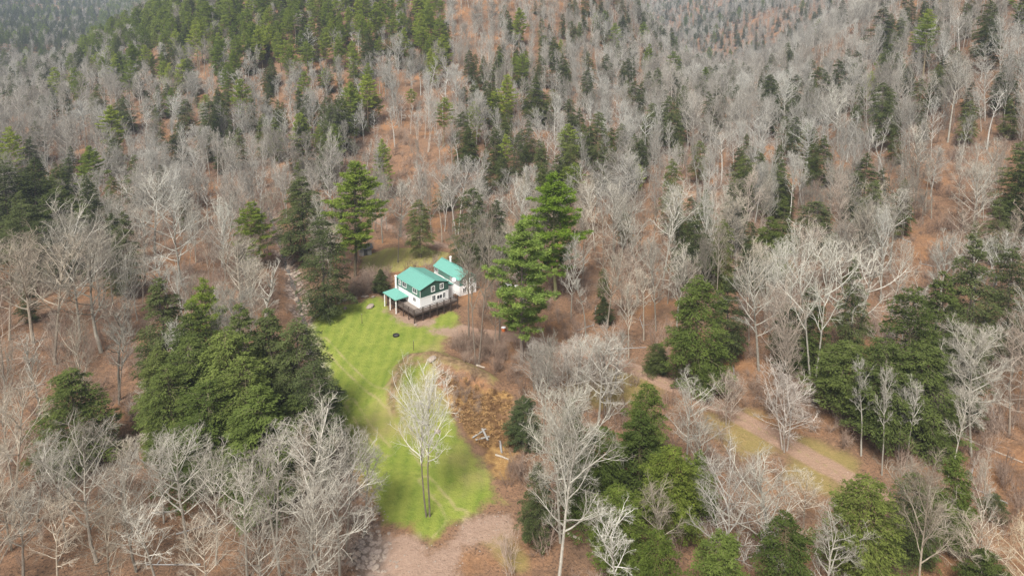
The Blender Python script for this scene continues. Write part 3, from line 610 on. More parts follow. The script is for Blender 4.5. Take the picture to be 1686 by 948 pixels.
 ('B', 1338, 640, 380, 104, 'tall pale bare tree with a crooked leaning stem in the slope stand', 3, (1.05, 1.05, 1.0)), ('B', 1402, 595, 400, 120, 'forked white-stemmed bare tree rising out of the slope stand', 3, (1.05, 1.03, .98)), ('B', 1250, 610, 440, 110, 'arching pale bare tree at the road side of the slope stand', 5, PALE), ('B', 1600, 752, 538, 100, 'white-barked bare tree with short crooked limbs on the slope', 8, (1.15, 1.13, 1.08)), ('B', 1465, 445, 312, 64, 'slim pale bare tree on open orange leaf litter', 4, PALE), ('B', 1600, 400, 272, 86, 'rounded bare tree on open orange leaf litter high on the slope', 5, PALE), ('B', 1540, 540, 390, 72, None, 1, PALE), ('B', 1610, 560, 380, 84, None, 3, PALE), ('B', 1660, 640, 470, 70, None, 1, PALE),
 ('B', 1418, 750, 600, 50, 'thin straight bare tree nearest the road below the slope stand', 4, PALE), ('B', 1452, 782, 610, 44, None, 4, PALE), ('B', 1492, 770, 620, 40, None, 4, PALE), ('B', 1478, 760, 630, 40, None, 4, PALE), ('B', 1530, 755, 640, 46, None, 4, TAN),
 ('B', 1185, 975, 765, 150, 'big grey bare tree crowded against its pale neighbour at the near woods edge', 2, (1, 1, 1)), ('B', 1272, 985, 762, 150, 'big pale bare tree with heavy limbs at the near woods edge', 0, (1.25, 1.25, 1.2)), ('B', 1020, 1020, 850, 96, 'pale bare tree with low side limbs in front of the green hemlock', 1, PALE), ('B', 1100, 960, 800, 80, None, 1, TAN), ('B', 1502, 930, 782, 110, 'forked pale bare tree in front of the near roadside conifers', 3, (1.2, 1.17, 1.1)), ('B', 1360, 1020, 865, 110, None, 0, PALE), ('B', 1590, 980, 850, 100, None, 2, TAN), ('B', 1680, 1010, 870, 90, None, 2, (1.2, 1.1, .9)),
 ('B', 1152, 845, 700, 90, None, 1, PALE), ('B', 1322, 870, 775, 70, None, 5, TAN), ('B', 1015, 470, 330, 70, None, 1, PALE), ('B', 960, 470, 340, 64, None, 0, TAN), ('B', 1050, 500, 365, 60, None, 4, PALE),
 ('H', 330, 690, 500, 100, None, 0, (.9, .95, .8)), ('H', 410, 790, 585, 110, None, 1, (1.05, 1.1, .85)), ('H', 265, 720, 570, 80, None, 1, (1, 1, .85)), ('H', 400, 700, 500, 90, None, 0, (.9, .95, .8)),
 ('B', 225, 940, 760, 120, None, 2, PALE), ('B', 270, 860, 715, 80, None, 0, PALE), ('B', 355, 930, 745, 100, None, 2, PALE), ('B', 455, 890, 720, 90, None, 1, PALE), ('B', 110, 900, 745, 90, None, 0, PALE), ('B', 560, 960, 770, 120, None, 0, PALE),
 ('B', 940, 525, 400, 56, None, 0, PALE), ('B', 1000, 540, 410, 60, None, 1, TAN), ('B', 1080, 545, 400, 64, None, 0, PALE), ('B', 1112, 560, 430, 50, None, 4, PALE), ('B', 1035, 590, 470, 50, None, 11, TAN), ('B', 965, 555, 455, 40, None, 9, PALE),
 ('B', 890, 665, 572, 76, None, 6, (.95, .92, .9)), ('B', 955, 650, 556, 80, None, 6, PALE), ('B', 1012, 640, 552, 70, None, 5, PALE),
 ('B', 40, 960, 800, 100, None, 1, PALE), ('B', 95, 985, 830, 100, None, 5, TAN), ('B', 190, 990, 835, 110, None, 2, TAN), ('B', 265, 985, 840, 100, None, 1, PALE), ('B', 340, 1000, 850, 100, None, 5, TAN), ('B', 430, 1010, 850, 110, None, 2, PALE), ('B', 500, 1010, 860, 100, None, 5, PALE), ('B', 20, 800, 660, 76, None, 0, TAN), ('B', 205, 850, 715, 80, None, 4, TAN), ('B', 60, 860, 730, 70, None, 1, PALE),
 ('B', 630, 400, 292, 60, None, 2, PALE), ('B', 660, 390, 298, 60, None, 0, PALE), ('B', 655, 432, 355, 30, None, 4, DIM), ('B', 862, 420, 300, 56, None, 0, PALE), ('B', 1010, 440, 300, 60, None, 1, PALE), ('B', 1090, 470, 300, 70, None, 1, PALE), ('B', 1060, 560, 440, 50, None, 4, TAN), ('B', 1380, 250, 150, 56, None, 0, PALE), ('B', 1560, 235, 90, 60, None, 1, PALE), ('B', 1290, 215, 130, 48, None, 0, PALE),
]
def region(px, py):
    if py < 95 and px < 150: return 'on the hazy far ridge'
    if px < 520 and py < 330 and px < 330: return 'in the valley below the wooded hill'
    if py < 330 and px < 1000: return 'on the hill behind the house'
    if 230 < px < 560 and py > 440: return 'inside the hemlock stand beside the lawn'
    if px < 520: return 'in the woods across the creek'
    if py < 470 and px < 980: return 'in the woods at the hill foot behind the house'
    if px >= 1000 and py < 330: return 'high on the slope beyond the dirt road'
    if px >= 980 and py < 640: return 'on the leaf-covered slope above the dirt road'
    if px > 1450: return 'on the reddish slope above the road end'
    if px >= 820: return 'in the stand between lawn and dirt road'
    return 'along the creek at the foot of the lawn'
def auto_label(kind, px, py, h, pale):
    sz = 'tall' if h > 18.5 else ('small' if h < 12.5 else 'mid-sized')
    if kind == 'B': s = f'{sz} {pale} bare tree {region(px, py)}'
    elif kind == 'H': s = f'{sz} dark green hemlock {region(px, py)}'
    else: s = f'{sz} yellow-green pine {region(px, py)}'
    return s, s.replace('bare tree', 'bare trees').replace('hemlock', 'hemlocks').replace(' pine ', ' pines ')
counts = {'B': 0, 'H': 0, 'P': 0}
for k, bx, by, ty, w, label, pr, colr in heroes:
    g = None
    if label is None:
        p = at(bx, by); d = ray(bx, ty); hh = CAM_H+d[2]*p.y/d[1]-p.z
        label, g = auto_label(k, bx, ty+20, hh, 'brownish' if colr in (PINK, DIM) else 'pale grey')
    hero(k, bx, by, ty, w, label, pr, colr, (random.gauss(0, .02), random.gauss(0, .02)), g); counts[k] += 1

# the rest of the woods: scattered over the hills, kept off the lawn, the road and the house
keep_px = [lawn_px, [(452, 395), (482, 385), (505, 430), (512, 520), (485, 515), (465, 440)], [(590, 520), (590, 400), (640, 395), (720, 400), (790, 420), (790, 500), (700, 545)], [(1000, 592), (1060, 588), (1200, 650), (1300, 710), (1440, 790), (1400, 812), (1260, 742), (1150, 692), (1020, 632)], [(1000, 600), (1060, 590), (1130, 630), (1180, 668), (1150, 672), (1050, 628)], [(722, 600), (845, 640), (845, 800), (810, 790)], [(600, 868), (850, 850), (850, 948), (600, 948)], [(915, 480), (950, 475), (985, 540), (955, 570), (910, 560)], [(700, 520), (760, 520), (760, 600), (700, 600)]]
open_px = [(640, 285, 70, 45, .25), (690, 210, 60, 50, .5), (1540, 430, 60, 50, .25), (1600, 290, 90, 40, .45), (970, 510, 50, 50, .5), (1050, 560, 60, 40, .5), (30, 620, 60, 60, .3), (240, 560, 60, 50, .4), (300, 870, 140, 60, .3), (30, 800, 90, 110, .3), (1500, 720, 160, 50, .3), (1640, 800, 70, 80, .35), (650, 375, 40, 40, .5), (1180, 610, 60, 50, .2)]
con_px = [(420, 40, 260, 85, .72, .60), (250, 85, 120, 60, .6, .55), (470, 170, 150, 70, .45, .25), (700, 50, 45, 75, .8, .6), (860, 170, 100, 90, .42, .1), (520, 235, 60, 40, .5, .1), (300, 200, 130, 60, .25, .1), (60, 330, 110, 80, .8, 0), (60, 30, 170, 75, .7, .1), (60, 130, 120, 60, .15, .05), (1480, 150, 90, 100, .32, .1), (1000, 220, 80, 60, .22, .05), (1250, 400, 120, 80, .4, 0), (1500, 500, 200, 110, .5, 0), (1060, 180, 150, 120, .14, .05), (1150, 40, 170, 60, .25, 0), (950, 60, 170, 60, .28, .05), (1330, 300, 130, 70, .3, .03), (900, 270, 80, 50, .4, .05), (1640, 150, 60, 90, .25, 0)]
def inpoly(px, py, poly): return poly_sd(np.atleast_1d(float(px)), np.atleast_1d(float(py)), poly)[0] > 0
cand = []
for y0, y1, cell in ((72, 300, 5.1), (300, 600, 6.0), (600, 1250, 7.6), (1250, 2000, 12.0)):
    n = 0; ysg = np.arange(y0, y1, cell)
    for yy in ysg:
        half = yy*.80+15
        xg = np.arange(-half, half, cell); xj = xg+RNG.uniform(-.5, .5, len(xg))*cell; yj = yy+RNG.uniform(-.5, .5, len(xg))*cell
        cand.append(np.c_[xj, yj])
cand = np.concatenate(cand); cz = terrain(cand[:, 0], cand[:, 1])
# which of them could be seen: keep those whose top is not far behind a nearer hill
hx = np.array(HERO)
dl = np.maximum(poly_sd(cand[:, 0], cand[:, 1], lawn), poly_sd(cand[:, 0], cand[:, 1], rear_lawn)); dr = seg_dist(cand[:, 0], cand[:, 1], road); dc_ = seg_dist(cand[:, 0], cand[:, 1], creek_line)
dh = np.min(np.hypot(cand[:, None, 0]-hx[None, :, 0], cand[:, None, 1]-hx[None, :, 1])-hx[None, :, 2]*.75, axis=1)
house_c = atz(715, 480, 2)
picked = []
for i, (x, y) in enumerate(cand):
    z = cz[i]
    if dl[i] > -2.5 or dr[i] < 4.0 or dc_[i] < 2.6 or dh[i] < 0 or math.hypot(x-house_c.x, y-house_c.y) < 15: continue
    h = random.gauss(15.5, 3.4) if y < 330 else random.gauss(14.5, 3.0)
    h = min(max(h, 7), 23)
    px, py, _ = project(x, y, z); mx, my, _ = project(x, y, z+.6*h); tx, ty, _ = project(x, y, z+h)
    px, py, mx, my, tx, ty = map(float, (px, py, mx, my, tx, ty))
    if px < -90 or px > 1776 or ty > 955 or py < -30: continue
    pr = .72 if y > 150 else .48
    clus = math.sin(x*.045+2*math.sin(y*.021))*math.cos(y*.038-x*.017)
    for ox, oy, rx, ry, mlt in open_px:
        if ((px-ox)/rx)**2+((py-oy)/ry)**2 < 1: pr *= mlt
    cp, pp = (.05 if clus < .35 else .30), .06
    for ox, oy, rx, ry, c, p_ in con_px:
        q = ((mx-ox)/rx)**2+((my-oy)/ry)**2
        if q < 1: cp, pp = max(cp, c*(1.15-.4*q)), max(pp, p_)
    if y < 150: cp = .03 if mx < 820 else 0.0
    if y < 330 and random.random() > pr: continue
    if y < 1250 and random.random() > .86: continue
    bad = False
    s = FPX/y; wr = 3.5*s
    if y < 300:
        for poly in keep_px:
            for (qx, qy) in ((tx, ty), (mx, my), (px, py), (mx-wr, my), (mx+wr, my), (tx-wr*.6, (my+ty)/2), (tx+wr*.6, (my+ty)/2), (px, (py+my)/2)):
                if inpoly(qx, qy, poly): bad = True; break
            if bad: break
    if bad: continue
    k = 'B'
    if random.random() < cp: k = 'P' if random.random() < pp else 'H'
    picked.append((y, x, z, h, k, mx, my, px, py))
picked.sort()
rest_b, rest_c = [], []
LIM = {'B': 300, 'H': 300, 'P': 300}
for (y, x, z, h, k, mx, my, px, py) in picked:
    inframe = -20 < mx < 1706 and my < 960
    if k == 'P': h = min(24, h*1.28)
    wd = {'B': random.uniform(.26, .56), 'H': random.uniform(.40, .62), 'P': random.uniform(.34, .50)}[k]*h
    if inframe and counts[k] < LIM[k] and y < 420:
        counts[k] += 1
        if k == 'B':
            tone = random.choice([('pale grey', PALE), ('pale grey', (1.2, 1.19, 1.15)), ('tan-grey', TAN), ('pinkish grey', PINK), ('ash-grey', (.7, .68, .64))])
        else: tone = ('', random.choice([DK, (1, 1, 1), (1.1, 1.1, .9)]) if k == 'H' else random.choice([YG, (1, 1, .9)]))
        lb, g = auto_label(k, px, my, h, tone[0])
        place_tree(k, x, y, h, wd, lb, g, None, tone[1], (random.gauss(0, .05), random.gauss(0, .05)))
    else:
        (rest_b if k == 'B' else rest_c).append((x, y, z-.2, h, wd, k))

def point_cloud(name, rows, protos, kind='stuff'):
    """one object that stands for an uncountable mass: points that carry copies of PROTOS; rows: x, y, z, sx, sz, index"""
    A = np.array(rows, float); me = bpy.data.meshes.new(name); me.vertices.add(len(A)); me.vertices.foreach_set('co', A[:, :3].ravel().astype(np.float32))
    a = me.attributes.new('size', 'FLOAT_VECTOR', 'POINT'); a.data.foreach_set('vector', np.c_[A[:, 3], A[:, 3], A[:, 4]].ravel().astype(np.float32))
    a = me.attributes.new('turn', 'FLOAT_VECTOR', 'POINT'); a.data.foreach_set('vector', np.c_[RNG.normal(0, .05, len(A)), RNG.normal(0, .05, len(A)), RNG.uniform(0, 6.28, len(A))].ravel().astype(np.float32))
    a = me.attributes.new('pick', 'INT', 'POINT'); a.data.foreach_set('value', A[:, 5].astype(np.int32))
    ob = tag(link_mesh(name, me), kind=kind); ob.color = (.5, .5, .5, 1)
    pc = bpy.data.collections.new(name+'_kinds')
    for i, m in enumerate(protos): po = bpy.data.objects.new(f'{name}_kind_{i:02d}', m); po.color = (.5, .5, .5, 1); pc.objects.link(po)
    g = bpy.data.node_groups.new(name, 'GeometryNodeTree')
    g.interface.new_socket('Geometry', in_out='INPUT', socket_type='NodeSocketGeometry'); g.interface.new_socket('Geometry', in_out='OUTPUT', socket_type='NodeSocketGeometry')
    gi, go = g.nodes.new('NodeGroupInput'), g.nodes.new('NodeGroupOutput'); ip = g.nodes.new('GeometryNodeInstanceOnPoints'); ci = g.nodes.new('GeometryNodeCollectionInfo')
    ci.inputs['Collection'].default_value = pc; ci.inputs['Separate Children'].default_value = True; ci.inputs['Reset Children'].default_value = True
    def na(nm, t): n = g.nodes.new('GeometryNodeInputNamedAttribute'); n.data_type = t; n.inputs['Name'].default_value = nm; return n.outputs['Attribute']
    L = g.links.new
    L(gi.outputs[0], ip.inputs['Points']); L(ci.outputs[0], ip.inputs['Instance']); ip.inputs['Pick Instance'].default_value = True
    L(na('pick', 'INT'), ip.inputs['Instance Index']); L(na('size', 'FLOAT_VECTOR'), ip.inputs['Scale'])
    e = g.nodes.new('FunctionNodeEulerToRotation'); L(na('turn', 'FLOAT_VECTOR'), e.inputs[0]); L(e.outputs[0], ip.inputs['Rotation'])
    L(ip.outputs[0], go.inputs[0])
    md = ob.modifiers.new('scatter', 'NODES'); md.node_group = g
    return ob
def rows_for(rest, sets):
    out = []
    for (x, y, z, h, wd, k) in rest:
        off, ps = sets[k]; i = random.randrange(len(ps)); p = ps[i]; sz = h/p.H; sx = min(max(wd/2/p.R, sz*.6), sz*1.6); out.append((x, y, z, sx, sz, off+i))
    return out
print('trees', counts, 'rest bare', len(rest_b), 'rest conifers', len(rest_c))
point_cloud('distant_bare_woods', rows_for(rest_b, {'B': (0, BARE)}), [p.both for p in BARE])
point_cloud('distant_evergreen_woods', rows_for(rest_c, {'H': (0, HEM), 'P': (len(HEM), PIN)}), [p.both for p in HEM+PIN])

# undergrowth and ferns
SHR = [shrub(s) for s in (41, 42, 43)]; SHR = [m.mesh('brush', M['brush']) for m in SHR]
FRN = [fern_clump(s).mesh('fern', M['fern']) for s in (51, 52, 53)]
rows = []
n = 12000; yy = 74+(320-74)*RNG.uniform(0, 1, n)**.8; xx = RNG.uniform(-1, 1, n)*(yy*.80)
ddl = np.maximum(poly_sd(xx, yy, lawn), poly_sd(xx, yy, rear_lawn)); ddr = seg_dist(xx, yy, road); ddf = poly_sd(xx, yy, fern); ddd = poly_sd(xx, yy, dirt); zz = terrain(xx, yy); ddt = seg_dist(xx, yy, trail)
clump = np.sin(xx*.13+np.sin(yy*.11)*2)*np.cos(yy*.1-xx*.04)
for i in range(n):
    if ddl[i] > -.8 or ddr[i] < 3 or ddf[i] > 0 or ddd[i] > -1 or ddt[i] < 2.5 or math.hypot(xx[i]-house_c.x, yy[i]-house_c.y) < 12: continue
    if RNG.uniform() > .55+.5*clump[i]: continue
    s = RNG.uniform(.5, 1.9); rows.append((xx[i], yy[i], zz[i], s, s*RNG.uniform(.8, 1.3), RNG.integers(0, 3)))
def patch(pxs, count, smin, smax):
    P = W2(pxs); A = np.array(P); lo, hi = A.min(0), A.max(0); out = []
    for _ in range(count):
        x, y = RNG.uniform(lo[0], hi[0]), RNG.uniform(lo[1], hi[1])
        if poly_sd(np.array([x]), np.array([y]), P)[0] > 0: s = RNG.uniform(smin, smax); out.append((x, y, tz(x, y), s, s*RNG.uniform(.8, 1.2), RNG.integers(0, 3)))
    return out
rows += patch([(745, 575), (760, 556), (800, 560), (840, 580), (835, 615), (800, 606), (765, 600)], 130, .5, 1.1)
rows += patch([(575, 480), (600, 450), (640, 452), (645, 470), (610, 486), (575, 494)], 220, .5, 1.2)
rows += patch([(735, 612), (760, 622), (800, 640), (790, 690), (750, 670)], 55, .4, .7)
point_cloud('undergrowth', rows, SHR)
fr = patch([(722, 612), (745, 618), (800, 642), (840, 645), (838, 690), (845, 735), (800, 735), (765, 712), (748, 680), (736, 645)], 480, .5, 1.2)
point_cloud('dead_ferns', fr, FRN)

# ------------------------------------------------------------------ the two houses
ROT = rad(40.5)
def xwall(mb, x, y0, y1, z0, z1, t, mi=0): return mb.box(min(x, x+t), y0, z0, max(x, x+t), y1, z1, mi)
def window(parent, side, pos, zc, w, h, frame='trim', mull=True):
    """side 'x0' (wall x=0 facing -x), 'y0' (wall y=0 facing -y)"""
    f, g = MB(), MB(); b = .11
    def bx(mb, a0, a1, z0, z1, d0, d1):
        if side == 'y0': mb.box(a0, -d1, z0, a1, -d0, z1)
        else: mb.box(-d1, a0, z0, -d0, a1, z1)
    a0, a1, z0, z1 = pos-w/2, pos+w/2, zc-h/2, zc+h/2
    bx(f, a0-b, a1+b, z1, z1+b, .003, .07); bx(f, a0-b, a1+b, z0-b, z0, .003, .09); bx(f, a0-b, a0, z0, z1, .003, .07); bx(f, a1, a1+b, z0, z1, .003, .07)
    if mull: bx(f, (a0+a1)/2-.03, (a0+a1)/2+.03, z0, z1, .012, .06)
    bx(g, a0, a1, z0, z1, .004, .03)
    fo = f.build('window', M[frame], parent); g.build('pane', M['glass'], fo); return fo
def gable_roof(parent, w, l, ze, zr, ov=.16, eo=.22, t=.08):
    m = MB(); r = w/2; sl = (zr-ze)/r; zl = ze-eo*sl
    m.slab([(-eo, -ov, zl), (-eo, l+ov, zl), (r, l+ov, zr), (r, -ov, zr)], t); m.slab([(w+eo, -ov, zl), (w+eo, l+ov, zl), (r, l+ov, zr), (r, -ov, zr)], t)
    y = -ov+.3
    while y < l+ov:
        for s in (0, 1):
            q = [(-eo+.02, zl+.012), (r-.05, zr+.008-.05*sl)]
            (xa, za), (xb, zb) = q
            if s: xa, xb = w-xa, w-xb
            m.add([(xa, y, za), (xb, y, zb), (xb, y+.04, zb), (xa, y+.04, za), (xa, y, za+.045), (xb, y, zb+.045), (xb, y+.04, zb+.045), (xa, y+.04, za+.045)], [(4, 5, 6, 7), (0, 1, 5, 4), (2, 3, 7, 6), (0, 4, 7, 3), (1, 2, 6, 5)])
        y += .6
    m.box(r-.15, -ov-.01, zr-.02, r+.15, l+ov+.01, zr+.06)
    ro = m.build('roof', M['roof'], parent)
    fb = MB(); 
    for y in (-ov-.03, l+ov):
        fb.add([(-eo, y, zl-.15), (r, y, zr-.15), (w+eo, y, zl-.15), (w+eo, y, zl-.02), (r, y, zr-.02), (-eo, y, zl-.02), (-eo, y+.03, zl-.15), (r, y+.03, zr-.15), (w+eo, y+.03, zl-.15), (w+eo, y+.03, zl-.02), (r, y+.03, zr-.02), (-eo, y+.03, zl-.02)],
               [(0, 1, 4, 5), (1, 2, 3, 4), (11, 10, 7, 6), (10, 9, 8, 7), (0, 6, 7, 1), (1, 7, 8, 2), (2, 8, 9, 3), (3, 9, 10, 4), (4, 10, 11, 5), (5, 11, 6, 0)])
    fb.build('barge_board', M['green'], ro)
    return ro
def gable_block(name, mat, parent, w, l, z0, ze, zr):
    m = MB(); r = w/2
    m.add([(0, 0, z0), (w, 0, z0), (w, 0, ze), (r, 0, zr), (0, 0, ze), (0, l, z0), (w, l, z0), (w, l, ze), (r, l, zr), (0, l, ze)], [(0, 1, 2, 3, 4), (9, 8, 7, 6, 5), (0, 4, 9, 5), (1, 6, 7, 2), (0, 5, 6, 1)])
    return m.build(name, mat, parent)

A = atz(692, 508, 2.0)
gA = tz(A.x, A.y)
house = empty('house', (A.x, A.y, 0), ROT)
tag(house, 'two-storey house with teal metal roof, green gable and wrap-around deck beside the lawn', 'house')
HW, HL, ZF, ZM, ZE, ZR = 7.4, 9.7, 2.0, 4.2, 6.15, 7.3
MB().box(0, 0, ZF-.35, HW, HL, ZM).build('lower_wall', M['white'], house)
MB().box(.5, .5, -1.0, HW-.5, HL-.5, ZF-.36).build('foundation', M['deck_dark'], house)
up = gable_block('upper_wall', M['green'], house, HW, HL, ZM+.003, ZE, ZR-.16)
lap = MB()                                           # lap-siding lines and pale panels on the upper long wall
for q in range(14):
    z = ZM+.12+q*.2
    if z < ZE: lap.box(0.0, -.018, z, HW, -.002, z+.025)
    elif z < ZR-.3: half = (ZR-.2-z)/(ZR-ZE)*HW/2; lap.box(HW/2-half, -.018, z, HW/2+half, -.002, z+.025)
lap.build('siding', M['green'], up)
MB().box(-.03, .05, ZM+.05, -.004, HL-.05, ZE-.05).build('side_panel', M['green_light'], up)
tr_ = MB(); tr_.box(-.06, -.06, ZM-.06, HW+.06, -.004, ZM+.06); tr_.box(-.06, -.06, ZM+.06, .05, -.02, ZE-.06); tr_.box(-.08, 0, ZM-.06, -.031, HL, ZM+.03); tr_.build('trim', M['trim'], house)
gable_roof(house, HW, HL, ZE, ZR)
window(house, 'y0', 3.3, 5.5, .75, 1.05); window(house, 'y0', 5.6, 5.5, .75, 1.05)
window(house, 'y0', 3.5, 3.35, .8, 1.15); window(house, 'y0', 5.0, 3.25, 1.3, .8); window(house, 'y0', 6.2, 3.3, .6, 1.1)
for y, w_, h_, z in ((2.0, 1.5, .95, 5.35), (6.3, 1.5, .95, 5.35), (8.2, .6, 1.0, 5.3)):
    o = window(house, 'x0', y, z, w_, h_); o.location.x = -.03
window(house, 'x0', 2.2, 3.3, 1.0, .9)
d = MB().box(-.08, 5.4, ZF+.01, -.004, 6.35, ZF+2.05).build('door', M['white'], house); MB().box(-.13, 5.48, ZF+1.0, -.082, 5.55, ZF+1.06).build('handle', M['metal'], d)
ch = MB().tube([(-.75, 8.7, ZF+.02), (-.75, 8.7, 6.7)], .22, 10).build('chimney', M['white'], house); MB().tube([(-.75, 8.7, 6.705), (-.75, 8.7, 6.85)], .28, 10).build('cap', M['trim'], ch)
# lean-to roof on the far side towards the rear house
MB().slab([(HW+.02, 1.2, 5.2), (HW+2.4, 1.2, 4.4), (HW+2.4, 9.2, 4.4), (HW+.02, 9.2, 5.2)], .12).build('lean_to_roof', M['roof'], house)
MB().box(HW+.01, 1.4, ZF-1.5, HW+2.2, 8.8, 4.3).build('lean_to_wall', M['white'], house)
# deck
DX0, DX1, DY0, DY1 = -2.5, 8.9, -1.5, 9.6
dk = MB()
def planks(x0, x1, y0, y1):
    y = y0
    while y < y1-.01: dk.box(x0, y, ZF-.14, x1, min(y+.27, y1), ZF-.10); y += .29
planks(DX0, -.005, DY0, DY1); planks(0, DX1, DY0, -.005)
deck = dk.build('deck', M['deck'], house)
rim = MB(); rim.box(DX0-.05, DY0-.05, ZF-.42, DX1+.05, DY0-.002, ZF-.06); rim.box(DX0-.05, DY0, ZF-.42, DX0-.002, DY1, ZF-.06); rim.box(DX0, DY1, ZF-.42, 0, DY1+.05, ZF-.06)
rim.box(DX0, 0-.75, ZF-.40, DX1, 0-.68, ZF-.16); rim.box(-1.2, DY0, ZF-.40, -1.13, DY1, ZF-.16)
rim.build('rim_joist', M['deck_dark'], deck)
posts_xy = [(DX0+.05, y) for y in np.linspace(DY0+.06, DY1-.06, 6)]+[(x, DY0+.05) for x in np.linspace(DX0+2.2, DX1-.06, 6)]
cz_, sz_ = math.cos(ROT), math.sin(ROT)
def loc_z(x, y): return tz(A.x+x*cz_-y*sz_, A.y+x*sz_+y*cz_)
for x, y in posts_xy: MB().box(x-.08, y-.08, loc_z(x, y)-.4, x+.08, y+.08, ZF+.95).build('post', M['deck_dark'], deck)
rl = MB()
for z in (ZF+.28, ZF+.6, ZF+.92):
    rl.box(DX0-.02, DY0-.03, z, DX1, DY0+.03, z+.09); rl.box(DX0-.03, DY0+.03, z, DX0+.03, DY1, z+.09)
x = DX0+.25
while x < DX1: rl.box(x, DY0-.015, ZF-.06, x+.045, DY0+.015, ZF+.92); x += .3
y = DY0+.25
while y < DY1: rl.box(DX0-.015, y, ZF-.06, DX0+.015, y+.045, ZF+.92); y += .3
rl.build('railing', M['deck_dark'], deck)
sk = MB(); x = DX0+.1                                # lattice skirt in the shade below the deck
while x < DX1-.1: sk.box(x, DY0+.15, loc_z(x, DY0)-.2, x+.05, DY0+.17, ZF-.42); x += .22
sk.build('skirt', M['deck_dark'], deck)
# porch roof
PX0, PX1, PY0, PY1, PE = -3.4, -.02, 4.6, 10.0, 3.3
ap = [((PX0+PX1)/2+.45, PY0+1.9, PE+1.05), ((PX0+PX1)/2+.45, PY1-1.9, PE+1.05)]
c0, c1, c2, c3 = (PX0, PY0, PE), (PX1, PY0, PE), (PX1, PY1, PE), (PX0, PY1, PE)
pm = MB()
lowv = [(p[0], p[1], p[2]-.16) for p in (c0, c1, c2, c3)]
pm.add([c0, c1, c2, c3, ap[0], ap[1]]+lowv, [(0, 1, 4), (1, 2, 5, 4), (2, 3, 5), (3, 0, 4, 5), (6, 7, 1, 0), (7, 8, 2, 1), (8, 9, 3, 2), (9, 6, 0, 3), (9, 8, 7, 6)])
pr_ = pm.build('porch_roof', M['roof'], house)
for x, y in ((PX0+.3, PY0+.25), (PX0+.3, (PY0+PY1)/2), (PX0+.3, PY1-.3)): MB().box(x-.09, y-.09, loc_z(x, y)-.3, x+.09, y+.09, PE-.165).build('post', M['trim'], pr_)

B_ = at(757, 488)
house2 = empty('house', (B_.x, B_.y, B_.z), ROT-rad(3))
tag(house2, 'smaller rear house with teal metal roof and white lower walls behind the bare trees', 'house')
W2_, L2_, zm, ze, zr = 4.6, 11.4, 2.35, 3.9, 5.25
MB().box(0, 0, -1.2, W2_, L2_, zm).build('lower_wall', M['white'], house2)
u2 = gable_block('upper_wall', M['green_light'], house2, W2_, L2_, zm+.003, ze, zr-.16)
MB().box(-.03, .05, zm+.05, -.004, 4.2, ze-.05).build('side_panel', M['grey_wood'], u2)
gable_roof(house2, W2_, L2_, ze, zr)
o = window(house2, 'x0', 10.2, 3.15, 1.2, .95)
d = MB().box(-.08, 5.6, zm+.01, -.004, 6.6, zm+1.25).build('door', M['green_light'], house2); MB().box(-.12, 5.7, zm+.55, -.082, 5.78, zm+.6).build('handle', M['metal'], d)
window(house2, 'y0', 1.4, 3.15, .8, .9); window(house2, 'y0', 3.2, 3.15, .8, .9); window(house2, 'y0', 1.3, 1.2, .8, 1.0); window(house2, 'y0', 3.3, 1.2, .8, 1.0)
c = MB().tube([(W2_*.5+.7, 8.6, 4.6), (W2_*.5+.7, 8.6, 6.1)], .24, 10).build('chimney', M['white'], house2); MB().tube([(W2_*.5+.7, 8.6, 6.105), (W2_*.5+.7, 8.6, 6.25)], .3, 10).build('cap', M['trim'], c)
st = MB(); nst = 10                                  # white outside stair along the long wall
for q in range(nst): st.box(-1.1, 5.4-q*.36-.36, zm-.1-q*.23-.08, -.05, 5.4-q*.36, zm-.1-q*.23)
st.box(-1.2, 5.4, zm-.2, -.05, 6.9, zm-.06); sta = st.build('stair', M['trim'], house2)
sr = MB(); sr.tube([(-1.15, 6.9, zm+.85), (-1.15, 5.4, zm+.85), (-1.15, 1.8, zm-1.45)], .05, 5); sr.tube([(-1.15, 6.9, zm+.4), (-1.15, 5.4, zm+.4), (-1.15, 1.8, zm-1.9)], .04, 5)
for q in range(7): yq = 5.4-q*.6; zq = zm-.1-(5.4-yq)/.36*.23; sr.box(-1.19, yq-.04, zq-.3, -1.11, yq+.04, zq+.95)
sr.box(-1.19, 6.82, -.3, -1.11, 6.9, zm+.9); sr.build('handrail', M['trim'], sta)

# ------------------------------------------------------------------ small things round the house
p = atz(733, 457, 6.2)
# satellite dish on the lean-to wall end: stands on a pole between the houses
pl = Matrix.Rotation(ROT, 3, 'Z') @ Vector((HW+2.35, 1.2, 0)); bx_, by_ = A.x+pl.x, A.y+pl.y
dish = empty('satellite_dish', (bx_, by_, tz(bx_, by_))); tag(dish, 'round white satellite dish on a pole between the two houses', 'satellite dish')
MB().tube([(0, 0, -.3), (0, 0, 5.6)], .05, 8).build('pole', M['metal'], dish)
dm = MB(); rings = 5; ns = 16; vv = [(0, 0, 0)]
for i in range(1, rings+1):
    r = .45*i/rings
    for j in range(ns): vv.append((r*math.cos(j*2*math.pi/ns), r*math.sin(j*2*math.pi/ns), .9*r*r))
fs = [(0, 1+j, 1+(j+1) % ns) for j in range(ns)]+[(1+(i-1)*ns+j, 1+i*ns+j, 1+i*ns+(j+1) % ns, 1+(i-1)*ns+(j+1) % ns) for i in range(1, rings) for j in range(ns)]
dd = dm.add(vv, fs).build('dish', M['trim'], dish); dd.location = (0, -.1, 5.65); dd.rotation_euler = (rad(55), 0, rad(10))
md = dd.modifiers.new('thick', 'SOLIDIFY'); md.thickness = .03
MB().tube([(0, -.15, 5.6), (.05, -.6, 5.85)], .02, 5).build('feed_arm', M['metal'], dish)

